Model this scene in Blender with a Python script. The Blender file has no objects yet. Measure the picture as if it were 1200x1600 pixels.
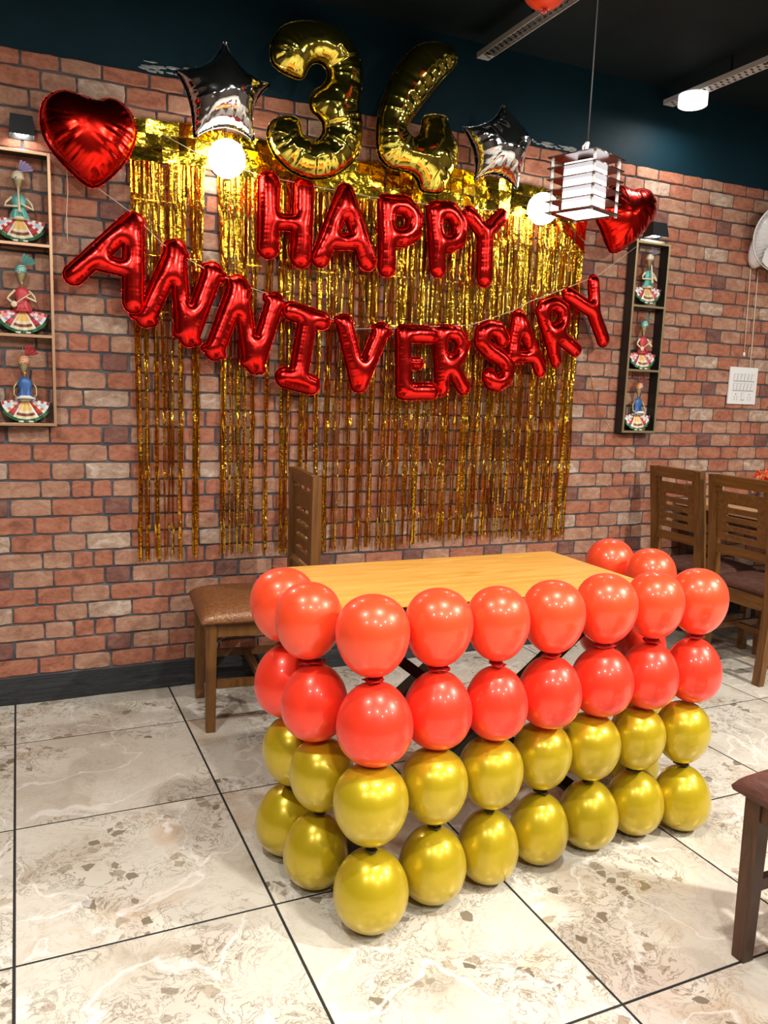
import bpy, bmesh, math, random
import numpy as np
from mathutils import Vector, Matrix, Euler
PI = math.pi
rnd = random.Random(7)
scene = bpy.context.scene

# ------------------------------------------------------------------ camera, exposure, world, lights
cam_d = bpy.data.cameras.new('camera')
cam = bpy.data.objects.new('camera', cam_d)
scene.collection.objects.link(cam)
scene.camera = cam
YAW, PIT, ROL, FPX = 0.4296, -0.1523, 0.036, 1252.715
f = Vector((math.sin(YAW)*math.cos(PIT), math.cos(YAW)*math.cos(PIT), math.sin(PIT)))
r = Vector((math.cos(YAW), -math.sin(YAW), 0)); u = r.cross(f)
r2 = r*math.cos(ROL)+u*math.sin(ROL); u2 = -r*math.sin(ROL)+u*math.cos(ROL)
cam.matrix_world = Matrix(((r2.x, u2.x, -f.x, 0.0461), (r2.y, u2.y, -f.y, -3.384), (r2.z, u2.z, -f.z, 1.299), (0, 0, 0, 1)))
cam_d.sensor_fit = 'VERTICAL'; cam_d.sensor_height = 24.0
cam_d.lens = FPX*24.0/1600.0
cam_d.clip_start = 0.05
scene.view_settings.view_transform = 'Standard'
scene.view_settings.look = 'None'
scene.view_settings.exposure = 0.38
scene.view_settings.gamma = 1.0
scene.view_settings.use_curve_mapping = False
w = bpy.data.worlds.new('room_air'); scene.world = w; w.use_nodes = True
w.node_tree.nodes['Background'].inputs[0].default_value = (0.9, 0.95, 1.0, 1)
w.node_tree.nodes['Background'].inputs[1].default_value = 0.05
scene.cycles.sample_clamp_indirect = 4.0

CEIL = 2.85
# downlights on the ceiling: x, y, power
DOWNLIGHTS = [(3.25, -3.3, 130), (1.15, -2.45, 32), (-0.35, -2.1, 28), (0.2, -4.0, 32), (1.9, -4.3, 32), (3.6, -4.8, 24),
              (-1.2, -3.6, 24), (1.0, -5.4, 24), (4.6, -2.2, 14), (3.045, -0.23, 3.0)]
def area(name, loc, power, size, target=None, color=(1, 0.95, 0.88), shape='DISK'):
    d = bpy.data.lights.new(name, 'AREA'); d.shape = shape; d.size = size; d.energy = power; d.color = color
    o = bpy.data.objects.new(name, d); scene.collection.objects.link(o); o.location = loc
    if target is not None:
        o.rotation_euler = (Vector(target)-Vector(loc)).to_track_quat('-Z', 'Y').to_euler()
    return o
for i, (x, y, pw) in enumerate(DOWNLIGHTS):
    z = CEIL-0.062 if y < -1 else 2.67
    area('downlight_beam', (x, y, z), pw, 0.11)

# ------------------------------------------------------------------ helpers
COL = scene.collection
def link(o, parent=None):
    COL.objects.link(o)
    if parent is not None: o.parent = parent
    return o
def tag(o, label=None, cat=None, group=None, kind=None):
    if label: o['label'] = label
    if cat: o['category'] = cat
    if group: o['group'] = group
    if kind: o['kind'] = kind
    return o
def thing(name, label, cat, loc=(0, 0, 0), rz=0, group=None, rot=None):
    o = bpy.data.objects.new(name, None); o.empty_display_size = 0.05
    link(o); o.location = loc; o.rotation_euler = rot if rot else (0, 0, rz)
    return tag(o, label, cat, group)
class MB:
    """collects geometry of ONE mesh object"""
    def __init__(s): s.v = []; s.f = []; s.m = []; s.cur = 0; s.sm = []; s.smooth = False
    def add(s, vs, fs):
        n = len(s.v); s.v += [tuple(v) for v in vs]
        for q in fs: s.f.append([i+n for i in q]); s.m.append(s.cur); s.sm.append(s.smooth)
        return s
    def box(s, x0, x1, y0, y1, z0, z1, M=None, c=0.0):
        if c > 0:
            vs = []; bm = bmesh.new(); bmesh.ops.create_cube(bm, size=1)
            for v in bm.verts: v.co = Vector(((x0+x1)/2+v.co.x*(x1-x0), (y0+y1)/2+v.co.y*(y1-y0), (z0+z1)/2+v.co.z*(z1-z0)))
            bmesh.ops.bevel(bm, geom=bm.edges[:], offset=c, segments=2, profile=0.5, affect='EDGES')
            if M is not None: bm.transform(M)
            bm.verts.index_update()
            s.add([v.co[:] for v in bm.verts], [[v.index for v in q.verts] for q in bm.faces]); bm.free(); return s
        vs = [Vector((x, y, z)) for x in (x0, x1) for y in (y0, y1) for z in (z0, z1)]
        if M is not None: vs = [M @ v for v in vs]
        return s.add(vs, [(0, 1, 3, 2), (4, 6, 7, 5), (0, 4, 5, 1), (2, 3, 7, 6), (0, 2, 6, 4), (1, 5, 7, 3)])
    def bar(s, a, b, w1, w2, c=0.0, up=(0, 0, 1), taper=1.0):
        a = Vector(a); b = Vector(b); d = b-a; L = d.length; z = d.normalized(); up = Vector(up)
        if abs(z.dot(up)) > 0.98: up = Vector((0, 1, 0))
        x = up.cross(z).normalized(); y = z.cross(x)
        M = Matrix(((x.x, y.x, z.x, a.x), (x.y, y.y, z.y, a.y), (x.z, y.z, z.z, a.z), (0, 0, 0, 1)))
        n = len(s.v); s.box(-w1/2, w1/2, -w2/2, w2/2, 0, L, None, c)
        for i in range(n, len(s.v)):
            v = Vector(s.v[i]); k = 1+(taper-1)*v.z/L; v.x *= k; v.y *= k; s.v[i] = tuple(M @ v)
        return s
    def tube(s, pts, r, seg=8, cap=True, closed=False):
        pts = [Vector(p) for p in pts]; n = len(pts)
        rs = r if isinstance(r, (list, tuple)) else [r]*n
        prev = None; rings = []
        for i, p in enumerate(pts):
            if closed: t = (pts[(i+1) % n]-pts[i-1]).normalized()
            else: t = (pts[min(i+1, n-1)]-pts[max(i-1, 0)]).normalized()
            if prev is None:
                ref = Vector((0, 0, 1)) if abs(t.z) < 0.9 else Vector((1, 0, 0)); a = t.cross(ref).normalized()
            else: a = (prev-t*prev.dot(t)).normalized()
            prev = a; b = t.cross(a)
            rings.append([p+(a*math.cos(2*PI*k/seg)+b*math.sin(2*PI*k/seg))*rs[i] for k in range(seg)])
        vs = [v for g in rings for v in g]; fs = []
        for i in range(n if closed else n-1):
            j = (i+1) % n
            for k in range(seg): fs.append((i*seg+k, i*seg+(k+1) % seg, j*seg+(k+1) % seg, j*seg+k))
        if cap and not closed: fs.append(tuple(range(seg))[::-1]); fs.append(tuple((n-1)*seg+k for k in range(seg)))
        return s.add(vs, fs)
    def lathe(s, prof, seg=24, M=None, sx=1, sy=1):
        vs = []; fs = []; n = len(prof)
        for (rr, z) in prof:
            for k in range(seg): vs.append(Vector((rr*sx*math.cos(2*PI*k/seg), rr*sy*math.sin(2*PI*k/seg), z)))
        for i in range(n-1):
            for k in range(seg): fs.append((i*seg+k, i*seg+(k+1) % seg, (i+1)*seg+(k+1) % seg, (i+1)*seg+k))
        if prof[0][0] > 1e-6: fs.append(tuple(range(seg))[::-1])
        if prof[-1][0] > 1e-6: fs.append(tuple((n-1)*seg+k for k in range(seg)))
        if M is not None: vs = [M @ v for v in vs]
        return s.add(vs, fs)
    def build(s, name, mats, parent=None, fix=True):
        me = bpy.data.meshes.new(name); me.from_pydata(s.v, [], s.f)
        if not isinstance(mats, (list, tuple)): mats = [mats]
        for m in mats: me.materials.append(m)
        me.polygons.foreach_set('material_index', s.m)
        me.polygons.foreach_set('use_smooth', s.sm)
        if fix:
            bm = bmesh.new(); bm.from_mesh(me)
            bmesh.ops.remove_doubles(bm, verts=bm.verts, dist=1e-6)
            bmesh.ops.recalc_face_normals(bm, faces=bm.faces); bm.to_mesh(me); bm.free()
        me.update()
        return link(bpy.data.objects.new(name, me), parent)
def sm(mb): mb.smooth = True; return mb
def flat_shape(name, loops, depth, mat, parent=None, bevel=0.0):
    """plate with holes: loops lie in XY, extruded along Z by depth (real geometry, converted from a curve)"""
    cu = bpy.data.curves.new(name, 'CURVE'); cu.dimensions = '2D'; cu.fill_mode = 'BOTH'; cu.extrude = depth/2; cu.bevel_depth = bevel
    for lp in loops:
        sp = cu.splines.new('POLY'); sp.points.add(len(lp)-1); sp.use_cyclic_u = True
        for i, p in enumerate(lp): sp.points[i].co = (p[0], p[1], 0, 1)
    t = bpy.data.objects.new(name, cu); me = bpy.data.meshes.new_from_object(t)
    bpy.data.objects.remove(t); bpy.data.curves.remove(cu)
    me.name = name; me.materials.clear(); me.materials.append(mat)
    return link(bpy.data.objects.new(name, me), parent)
def stadium(cx, cy, L, h, n=6):
    r_ = h/2; out = []
    for k in range(n+1): a = -PI/2+PI*k/n; out.append((cx+L/2-r_+r_*math.cos(a), cy+r_*math.sin(a)))
    for k in range(n+1): a = PI/2+PI*k/n; out.append((cx-L/2+r_+r_*math.cos(a), cy+r_*math.sin(a)))
    return out
def copy_tree(o, parent=None):
    c = o.copy(); COL.objects.link(c); c.parent = parent
    for ch in list(o.children): copy_tree(ch, c)
    return c

# ------------------------------------------------------------------ materials
def mat(name, col, rough=0.5, metal=0.0, **kw):
    m = bpy.data.materials.new(name); m.use_nodes = True
    b = m.node_tree.nodes['Principled BSDF']
    b.inputs['Base Color'].default_value = (*col, 1); b.inputs['Roughness'].default_value = rough; b.inputs['Metallic'].default_value = metal
    for k, v in kw.items(): b.inputs[k.replace('_', ' ')].default_value = v
    return m
class NT:
    def __init__(s, m): s.t = m.node_tree; s.n = s.t.nodes; s.l = s.t.links; s.b = s.n['Principled BSDF']
    def node(s, typ, ins=None, **props):
        n = s.n.new(typ)
        for k, v in props.items(): setattr(n, k, v)
        for k, v in (ins or {}).items():
            if isinstance(v, tuple) and len(v) == 2 and hasattr(v[0], 'outputs'): s.l.new(v[0].outputs[v[1]], n.inputs[k])
            elif hasattr(v, 'outputs'): s.l.new(v.outputs[0], n.inputs[k])
            else: n.inputs[k].default_value = v
        return n
    def ramp(s, src, stops, interp='LINEAR'):
        n = s.n.new('ShaderNodeValToRGB'); n.color_ramp.interpolation = interp
        e = n.color_ramp.elements
        while len(e) < len(stops): e.new(0.5)
        for i, (p, c) in enumerate(stops):
            e[i].position = p; e[i].color = (*c, 1) if len(c) == 3 else c
        s.l.new(src[0].outputs[src[1]] if isinstance(src, tuple) else src.outputs[0], n.inputs[0]); return n
    def mix(s, fac, a, b, blend='MIX'):
        n = s.n.new('ShaderNodeMix'); n.data_type = 'RGBA'; n.blend_type = blend
        for idx, v in ((0, fac), (6, a), (7, b)):
            if isinstance(v, (int, float)): n.inputs[idx].default_value = v
            elif isinstance(v, tuple) and len(v) in (3, 4) and isinstance(v[0], (int, float)): n.inputs[idx].default_value = (*v, 1) if len(v) == 3 else v
            elif isinstance(v, tuple): s.l.new(v[0].outputs[v[1]], n.inputs[idx])
            else: s.l.new(v.outputs[2] if v.bl_idname == 'ShaderNodeMix' else v.outputs[0], n.inputs[idx])
        return n
    def out(s, n, sock): s.l.new(n.outputs[2] if n.bl_idname == 'ShaderNodeMix' else n.outputs[0], s.b.inputs[sock])
    def coords(s, kind='Object', offset=None):
        tc = s.n.new('ShaderNodeTexCoord'); return (tc, kind)
    def bump(s, h, strength, dist=0.002):
        n = s.n.new('ShaderNodeBump'); n.inputs['Strength'].default_value = strength; n.inputs['Distance'].default_value = dist
        s.l.new(h[0].outputs[h[1]] if isinstance(h, tuple) else h.outputs[0], n.inputs['Height']); s.l.new(n.outputs[0], s.b.inputs['Normal']); return n

def brick_mat(name, a, b, c, dark):
    m = mat(name, a, 0.8); t = NT(m)
    co = t.node('ShaderNodeNewGeometry')
    mp = t.node('ShaderNodeMapping', {'Vector': (co, 'Position'), 'Scale': (1, 1, 1.6)})
    n1 = t.node('ShaderNodeTexNoise', {'Vector': mp, 'Scale': 14.0, 'Detail': 5.0, 'Roughness': 0.65, 'Distortion': 0.8})
    n2 = t.node('ShaderNodeTexNoise', {'Vector': mp, 'Scale': 60.0, 'Detail': 6.0, 'Roughness': 0.7})
    rp = t.ramp(n1, [(0.3, b), (0.5, a), (0.68, c)])
    rp2 = t.ramp(n2, [(0.3, dark), (0.52, (1, 1, 1))])
    mx = t.mix(0.55, rp, rp2, 'MULTIPLY')
    mx = t.mix(1.0, mx, (0.86, 0.84, 0.86), 'MULTIPLY')
    t.out(mx, 'Base Color'); t.bump(n2, 0.5, 0.003)
    return m
M = {}
M['brick_red'] = brick_mat('brick_red', (0.41, 0.150, 0.082), (0.24, 0.085, 0.05), (0.47, 0.21, 0.125), (0.45, 0.35, 0.3))
M['brick_tan'] = brick_mat('brick_tan', (0.43, 0.225, 0.14), (0.31, 0.14, 0.085), (0.52, 0.33, 0.22), (0.5, 0.4, 0.35))
M['brick_pale'] = brick_mat('brick_pale', (0.46, 0.32, 0.23), (0.3, 0.17, 0.11), (0.66, 0.55, 0.44), (0.6, 0.5, 0.45))
M['brick_dark'] = brick_mat('brick_dark', (0.21, 0.085, 0.06), (0.12, 0.055, 0.045), (0.28, 0.13, 0.1), (0.4, 0.35, 0.35))
M['mortar'] = mat('mortar', (0.085, 0.085, 0.095), 0.9)
t = NT(M['mortar']); n = t.node('ShaderNodeTexNoise', {'Scale': 40.0, 'Detail': 4.0}); t.out(t.ramp(n, [(0.3, (0.035, 0.036, 0.045)), (0.7, (0.12, 0.12, 0.13))]), 'Base Color')
def paint(name, a, b, rough=0.6):
    m = mat(name, a, rough); t = NT(m); g = t.node('ShaderNodeNewGeometry')
    n = t.node('ShaderNodeTexNoise', {'Vector': (g, 'Position'), 'Scale': 2.2, 'Detail': 6.0, 'Roughness': 0.6})
    t.out(t.ramp(n, [(0.35, a), (0.7, b)]), 'Base Color')
    n2 = t.node('ShaderNodeTexNoise', {'Vector': (g, 'Position'), 'Scale': 45.0, 'Detail': 3.0}); t.bump(n2, 0.25, 0.003)
    t.b.inputs['Specular IOR Level'].default_value = 0.12
    return m
M['teal'] = paint('teal_paint', (0.0022, 0.0150, 0.024), (0.0035, 0.021, 0.033), 0.6)
M['ceil'] = paint('ceiling_paint', (0.004, 0.009, 0.011), (0.007, 0.013, 0.015), 0.7)
M['plain'] = paint('wall_paint', (0.055, 0.04, 0.032), (0.085, 0.065, 0.05), 0.7)
M['plaster'] = paint('plaster', (0.10, 0.13, 0.14), (0.3, 0.33, 0.33), 0.8)
M['skirting'] = mat('cement', (0.03, 0.032, 0.033), 0.75)
t = NT(M['skirting']); n = t.node('ShaderNodeTexNoise', {'Scale': 9.0, 'Detail': 8.0, 'Roughness': 0.7}); t.out(t.ramp(n, [(0.35, (0.006, 0.007, 0.008)), (0.6, (0.028, 0.03, 0.031)), (0.75, (0.09, 0.09, 0.09))]), 'Base Color'); t.bump(n, 0.5, 0.006)
# floor tile: printed breccia marble
m = M['tile'] = mat('breccia_tile', (0.6, 0.57, 0.5), 0.2); t = NT(m)
tc = t.node('ShaderNodeTexCoord'); oi = t.node('ShaderNodeObjectInfo')
off = t.node('ShaderNodeVectorMath', {0: (oi, 'Random'), 1: (7.3, 3.1, 5.7)}, operation='MULTIPLY')
rotv = t.node('ShaderNodeMath', {0: (oi, 'Random'), 1: 6.0}, operation='MULTIPLY')
vr = t.node('ShaderNodeVectorRotate', {'Vector': (tc, 'Object'), 'Angle': rotv}, rotation_type='Z_AXIS')
p = t.node('ShaderNodeVectorMath', {0: vr, 1: off}, operation='ADD')
wn = t.node('ShaderNodeTexNoise', {'Vector': p, 'Scale': 5.0, 'Detail': 4.0})
wv = t.node('ShaderNodeVectorMath', {0: (wn, 'Color'), 1: (0.22, 0.22, 0.22)}, operation='MULTIPLY')
q = t.node('ShaderNodeVectorMath', {0: p, 1: wv}, operation='ADD')
n1 = t.node('ShaderNodeTexNoise', {'Vector': q, 'Scale': 3.0, 'Detail': 6.0, 'Roughness': 0.6})
base = t.ramp(n1, [(0.30, (0.42, 0.36, 0.28)), (0.42, (0.57, 0.53, 0.445)), (0.57, (0.62, 0.59, 0.51)), (0.70, (0.53, 0.43, 0.32))])
# large angular patches
v1 = t.node('ShaderNodeTexVoronoi', {'Vector': q, 'Scale': 5.5, 'Randomness': 1.0})
patch = t.ramp((v1, 'Color'), [(0.0, (0, 0, 0)), (0.76, (0, 0, 0)), (0.80, (1, 1, 1))])
b1 = t.mix(t.node('ShaderNodeMath', {0: patch, 1: 0.45}, operation='MULTIPLY'), base, (0.48, 0.43, 0.36))
# small brown chips in clusters
wn2 = t.node('ShaderNodeTexNoise', {'Vector': p, 'Scale': 26.0, 'Detail': 2.0})
q2 = t.node('ShaderNodeVectorMath', {0: p, 1: t.node('ShaderNodeVectorMath', {0: (wn2, 'Color'), 1: (0.03, 0.03, 0.03)}, operation='MULTIPLY')}, operation='ADD')
v2 = t.node('ShaderNodeTexVoronoi', {'Vector': q2, 'Scale': 30.0})
sep = t.node('ShaderNodeSeparateColor', {0: (v2, 'Color')})
v2e = t.node('ShaderNodeTexVoronoi', {'Vector': q2, 'Scale': 30.0}, feature='DISTANCE_TO_EDGE')
chip = t.node('ShaderNodeMath', {0: (sep, 'Red'), 1: 0.86}, operation='GREATER_THAN')
chipe = t.node('ShaderNodeMath', {0: (v2e, 'Distance'), 1: 0.09}, operation='GREATER_THAN')
clus = t.node('ShaderNodeTexNoise', {'Vector': p, 'Scale': 4.5, 'Detail': 1.0})
cl = t.node('ShaderNodeMath', {0: (clus, 'Fac'), 1: 0.53}, operation='GREATER_THAN')
cm = t.node('ShaderNodeMath', {0: t.node('ShaderNodeMath', {0: chip, 1: chipe}, operation='MULTIPLY'), 1: cl}, operation='MULTIPLY')
chipc = t.mix((sep, 'Green'), (0.17, 0.14, 0.10), (0.46, 0.40, 0.31))
b2 = t.mix(cm, b1, chipc)
# dark hairlines
n3 = t.node('ShaderNodeTexNoise', {'Vector': q, 'Scale': 13.0, 'Detail': 7.0, 'Roughness': 0.7, 'Distortion': 1.4})
l1 = t.ramp(n3, [(0.475, (0, 0, 0)), (0.497, (1, 1, 1)), (0.503, (1, 1, 1)), (0.525, (0, 0, 0))])
l1m = t.node('ShaderNodeMath', {0: l1, 1: t.ramp((clus, 'Fac'), [(0.42, (0.2, 0.2, 0.2)), (0.6, (1, 1, 1))])}, operation='MULTIPLY')
b3 = t.mix(l1m, b2, (0.22, 0.18, 0.13))
# pale veins
n4 = t.node('ShaderNodeTexNoise', {'Vector': q, 'Scale': 1.7, 'Detail': 3.0, 'Distortion': 0.7})
l2 = t.ramp(n4, [(0.490, (0, 0, 0)), (0.4985, (1, 1, 1)), (0.5015, (1, 1, 1)), (0.510, (0, 0, 0))])
b4 = t.mix(t.node('ShaderNodeMath', {0: l2, 1: 0.55}, operation='MULTIPLY'), b3, (0.82, 0.80, 0.76))
t.out(b4, 'Base Color')
M['grout'] = mat('grout', (0.012, 0.011, 0.01), 0.8)
def wood(name, a, b, c, rough=0.35, scale=1.0, axis=(9, 9, 0.9)):
    m = mat(name, a, rough, Coat_Weight=0.1, Coat_Roughness=0.2); t = NT(m); tc = t.node('ShaderNodeTexCoord')
    mp = t.node('ShaderNodeMapping', {'Vector': (tc, 'Object'), 'Scale': tuple(k*scale for k in axis)})
    n = t.node('ShaderNodeTexNoise', {'Vector': mp, 'Scale': 3.0, 'Detail': 8.0, 'Roughness': 0.65, 'Distortion': 1.6})
    t.out(t.ramp(n, [(0.3, b), (0.5, a), (0.72, c)]), 'Base Color'); t.bump(n, 0.08, 0.002); return m
M['teak'] = wood('teak', (0.14, 0.054, 0.009), (0.07, 0.025, 0.004), (0.20, 0.088, 0.018), 0.45)
M['teak_h'] = wood('teak_h', (0.14, 0.054, 0.009), (0.07, 0.025, 0.004), (0.20, 0.088, 0.018), 0.45, axis=(0.9, 9, 9))
M['darkwood'] = wood('dark_wood', (0.06, 0.020, 0.007), (0.022, 0.008, 0.004), (0.10, 0.038, 0.014), 0.5)
M['laminate'] = wood('honey_laminate', (0.72, 0.36, 0.075), (0.60, 0.27, 0.045), (0.80, 0.46, 0.12), rough=0.22, axis=(0.9, 7, 7))
M['tan_top'] = wood('tan_laminate', (0.55, 0.34, 0.17), (0.45, 0.27, 0.12), (0.62, 0.42, 0.24), axis=(0.9, 7, 7))
M['edge'] = mat('dark_edge', (0.02, 0.012, 0.006), 0.4)
M['black_steel'] = mat('black_steel', (0.006, 0.006, 0.007), 0.35, 0.0)
M['black'] = mat('black_plastic', (0.004, 0.006, 0.007), 0.45)
M['white_plastic'] = mat('white_plastic', (0.72, 0.72, 0.72), 0.35)
M['grey_line'] = mat('grey_plastic', (0.32, 0.33, 0.35), 0.5)
M['socket_hole'] = mat('socket_hole', (0.02, 0.02, 0.02), 0.6)
M['tray'] = mat('tray_metal', (0.55, 0.55, 0.55), 0.4, 0.3)
m = M['brocade'] = mat('brocade', (0.12, 0.045, 0.02), 0.42); t = NT(m); tc = t.node('ShaderNodeTexCoord')
n = t.node('ShaderNodeTexNoise', {'Vector': (tc, 'Object'), 'Scale': 26.0, 'Detail': 2.0, 'Distortion': 3.5})
k = t.ramp(n, [(0.455, (0, 0, 0)), (0.485, (1, 1, 1)), (0.505, (1, 1, 1)), (0.53, (0, 0, 0))])
t.out(t.mix(k, (0.17, 0.058, 0.026), (0.40, 0.20, 0.045)), 'Base Color')
t.l.new(t.node('ShaderNodeMath', {0: k, 1: 0.4}, operation='MULTIPLY').outputs[0], t.b.inputs['Metallic']); t.bump(n, 0.5, 0.004)
M['velvet'] = mat('brown_velvet', (0.085, 0.030, 0.018), 0.75)
t = NT(M['velvet']); n = t.node('ShaderNodeTexNoise', {'Scale': 12.0, 'Detail': 5.0}); t.out(t.ramp(n, [(0.3, (0.06, 0.02, 0.012)), (0.7, (0.12, 0.045, 0.028))]), 'Base Color')
def foil(name, a, rough=0.14, bs=0.15, scale=18):
    m = mat(name, a, rough, 1.0); t = NT(m); g = t.node('ShaderNodeNewGeometry')
    n = t.node('ShaderNodeTexNoise', {'Vector': (g, 'Position'), 'Scale': float(scale), 'Detail': 3.0, 'Roughness': 0.5}); t.bump(n, bs, 0.01); return m
M['foil_red'] = foil('red_foil', (0.90, 0.022, 0.018), 0.20, 0.05, 9)
M['foil_heart'] = foil('heart_foil', (0.86, 0.018, 0.010), 0.2, 0.07, 7)
M['foil_gold'] = foil('gold_foil', (0.80, 0.66, 0.11), 0.10, 0.10, 8)
M['foil_silver'] = foil('silver_foil', (0.80, 0.82, 0.86), 0.08, 0.07, 6)
M['fringe'] = foil('fringe_foil', (0.80, 0.43, 0.03), 0.11, 0.35, 70)
M['fringe_head'] = foil('header_foil', (0.86, 0.56, 0.035), 0.12, 0.4, 22)
def latex(name, a, metal, rough=0.27):
    m = mat(name, a, rough, metal, Coat_Weight=0.5, Coat_Roughness=0.07, Sheen_Weight=0.08, Sheen_Roughness=0.45); m.node_tree.nodes['Principled BSDF'].inputs['Sheen Tint'].default_value = (1, 0.55, 0.75, 1) if 'coral' in name else (1, 0.9, 0.5, 1); return m
M['coral'] = latex('pearl_coral', (1.0, 0.078, 0.020), 0.22, 0.34)
M['coral_deep'] = latex('pearl_coral_deep', (0.97, 0.045, 0.016), 0.25, 0.34)
M['gold'] = latex('pearl_gold', (0.55, 0.40, 0.010), 0.40, 0.30)
M['knot_red'] = mat('red_latex', (0.42, 0.008, 0.006), 0.3)
M['knot_gold'] = mat('olive_latex', (0.035, 0.026, 0.006), 0.4)
M['thread'] = mat('thread', (0.62, 0.57, 0.46), 0.6)
M['copper_ribbon'] = mat('copper_ribbon', (0.36, 0.16, 0.05), 0.3, 0.6)
M['bronze_trim'] = mat('bronze_trim', (0.55, 0.33, 0.2), 0.35, 0.7)
M['brass_trim'] = mat('brass_trim', (0.42, 0.34, 0.18), 0.35, 0.7)
M['frame_black'] = mat('frame_black', (0.012, 0.011, 0.010), 0.5)
def emis(name, col, s):
    m = mat(name, (0.9, 0.9, 0.9), 0.4); b = m.node_tree.nodes['Principled BSDF']
    b.inputs['Emission Color'].default_value = (*col, 1); b.inputs['Emission Strength'].default_value = s; return m
M['lamp_disc'] = emis('lamp_disc', (1, 0.97, 0.92), 25.0)
M['lamp_case'] = emis('lamp_case', (1, 0.97, 0.92), 0.9)
M['globe'] = emis('globe_glass', (1, 0.95, 0.86), 16.0)
M['lantern_glow'] = emis('lantern_glow', (1, 0.96, 0.96), 2.4)
M['lantern_plate'] = mat('lantern_plate', (0.05, 0.014, 0.010), 0.25)
M['lantern_post'] = mat('lantern_post', (0.75, 0.72, 0.68), 0.4)
M['cable'] = mat('cable', (0.05, 0.05, 0.05), 0.5)
def lerp(a, b, k): return a+(b-a)*k
LETTERS = {'H': [([(0.9909, 2.0996), (0.9895, 1.8498)], 0.0418), ([(1.1374, 2.0961), (1.13, 1.8267)], 0.0426), ([(1.0126, 1.953), (1.112, 1.9597)], 0.0301)], 'A1': [([(1.3168, 2.0977), (1.2122, 1.8299)], 0.0371), ([(1.3168, 2.0977), (1.4252, 1.8359)], 0.0376), ([(1.273, 1.9023), (1.3685, 1.9104)], 0.0312)], 'P1': [([(1.5095, 2.0819), (1.5221, 1.8205)], 0.0383), ([(1.5206, 2.0813), (1.5986, 2.0879), (1.6483, 2.045), (1.6398, 1.9801), (1.5932, 1.9525), (1.537, 1.9494)], 0.0374)], 'P2': [([(1.7413, 2.0805), (1.7726, 1.8385)], 0.0372), ([(1.754, 2.084), (1.8245, 2.0904), (1.8716, 2.0407), (1.8668, 1.9765), (1.8203, 1.9494), (1.7726, 1.9525)], 0.0373)], 'Yh': [([(1.921, 2.0867), (2.0057, 2.0097)], 0.0346), ([(2.0876, 2.0991), (2.0057, 2.0097)], 0.0315), ([(2.0057, 2.0097), (2.0153, 1.819)], 0.0383)], 'A2': [([(0.4557, 1.8855), (0.2493, 1.676)], 0.0347), ([(0.4647, 1.8866), (0.4613, 1.5927)], 0.0373), ([(0.339, 1.7312), (0.4313, 1.7174)], 0.0292)], 'N1': [([(0.6259, 1.8071), (0.5091, 1.5408)], 0.036), ([(0.7692, 1.7343), (0.6755, 1.476)], 0.0368), ([(0.6333, 1.7802), (0.6515, 1.5126)], 0.0303), ([(0.5961, 1.8151), (0.6569, 1.7844)], 0.018), ([(0.4653, 1.547), (0.5386, 1.5241)], 0.014), ([(0.743, 1.746), (0.8066, 1.7187)], 0.0184), ([(0.6276, 1.4875), (0.7094, 1.4588)], 0.0143)], 'N2': [([(0.8714, 1.6927), (0.7762, 1.4286)], 0.0374), ([(1.0257, 1.637), (0.9459, 1.3778)], 0.0361), ([(0.8816, 1.6725), (0.925, 1.4017)], 0.0315), ([(0.8413, 1.7026), (0.9068, 1.6793)], 0.0187), ([(0.7387, 1.4364), (0.8082, 1.4108)], 0.0145), ([(0.9942, 1.6523), (1.0626, 1.628)], 0.0191), ([(0.8994, 1.3856), (0.9722, 1.3589)], 0.0149)], 'I': [([(1.1601, 1.5649), (1.1268, 1.3449)], 0.0391), ([(1.0895, 1.6051), (1.2255, 1.5743)], 0.0357), ([(1.0677, 1.3325), (1.1823, 1.3059)], 0.0392)], 'V': [([(1.3327, 1.5713), (1.4065, 1.3183)], 0.0363), ([(1.5057, 1.5484), (1.4121, 1.3185)], 0.0356), ([(1.2979, 1.5818), (1.3575, 1.5759)], 0.0148), ([(1.4739, 1.5585), (1.542, 1.5476)], 0.0151)], 'E': [([(1.6108, 1.5467), (1.6242, 1.2916)], 0.0352), ([(1.6167, 1.545), (1.7518, 1.5469)], 0.0353), ([(1.6336, 1.2919), (1.7643, 1.2959)], 0.0357), ([(1.6399, 1.4147), (1.6927, 1.4171)], 0.0243)], 'R1': [([(1.8051, 1.5605), (1.8268, 1.3118)], 0.0337), ([(1.817, 1.5633), (1.8865, 1.5654), (1.9303, 1.513), (1.9089, 1.4535), (1.8425, 1.4292)], 0.0327), ([(1.8678, 1.4144), (1.9415, 1.3209)], 0.0342)], 'S': [([(2.1304, 1.5525), (2.1031, 1.592), (2.0574, 1.595), (2.0173, 1.5722), (2.015, 1.5313), (2.0605, 1.4927), (2.1259, 1.4635), (2.173, 1.4209), (2.1608, 1.3694), (2.1197, 1.3439), (2.0802, 1.3515), (2.0682, 1.3749)], 0.0354)], 'A3': [([(2.2208, 1.6585), (2.1906, 1.4576)], 0.0319), ([(2.2265, 1.6589), (2.366, 1.4182)], 0.0322), ([(2.2111, 1.4736), (2.3056, 1.4782)], 0.0296)], 'R2': [([(2.3371, 1.6903), (2.4397, 1.4663)], 0.0312), ([(2.3462, 1.7149), (2.4077, 1.7356), (2.4627, 1.7083), (2.4743, 1.6606), (2.4509, 1.6227), (2.4144, 1.6083)], 0.0325), ([(2.4507, 1.58), (2.5514, 1.5242)], 0.0329)], 'Yv': [([(2.4904, 1.7828), (2.6352, 1.7176)], 0.0328), ([(2.6342, 1.8552), (2.6506, 1.7217)], 0.0304), ([(2.6389, 1.7209), (2.7195, 1.582)], 0.0347)]}
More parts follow.
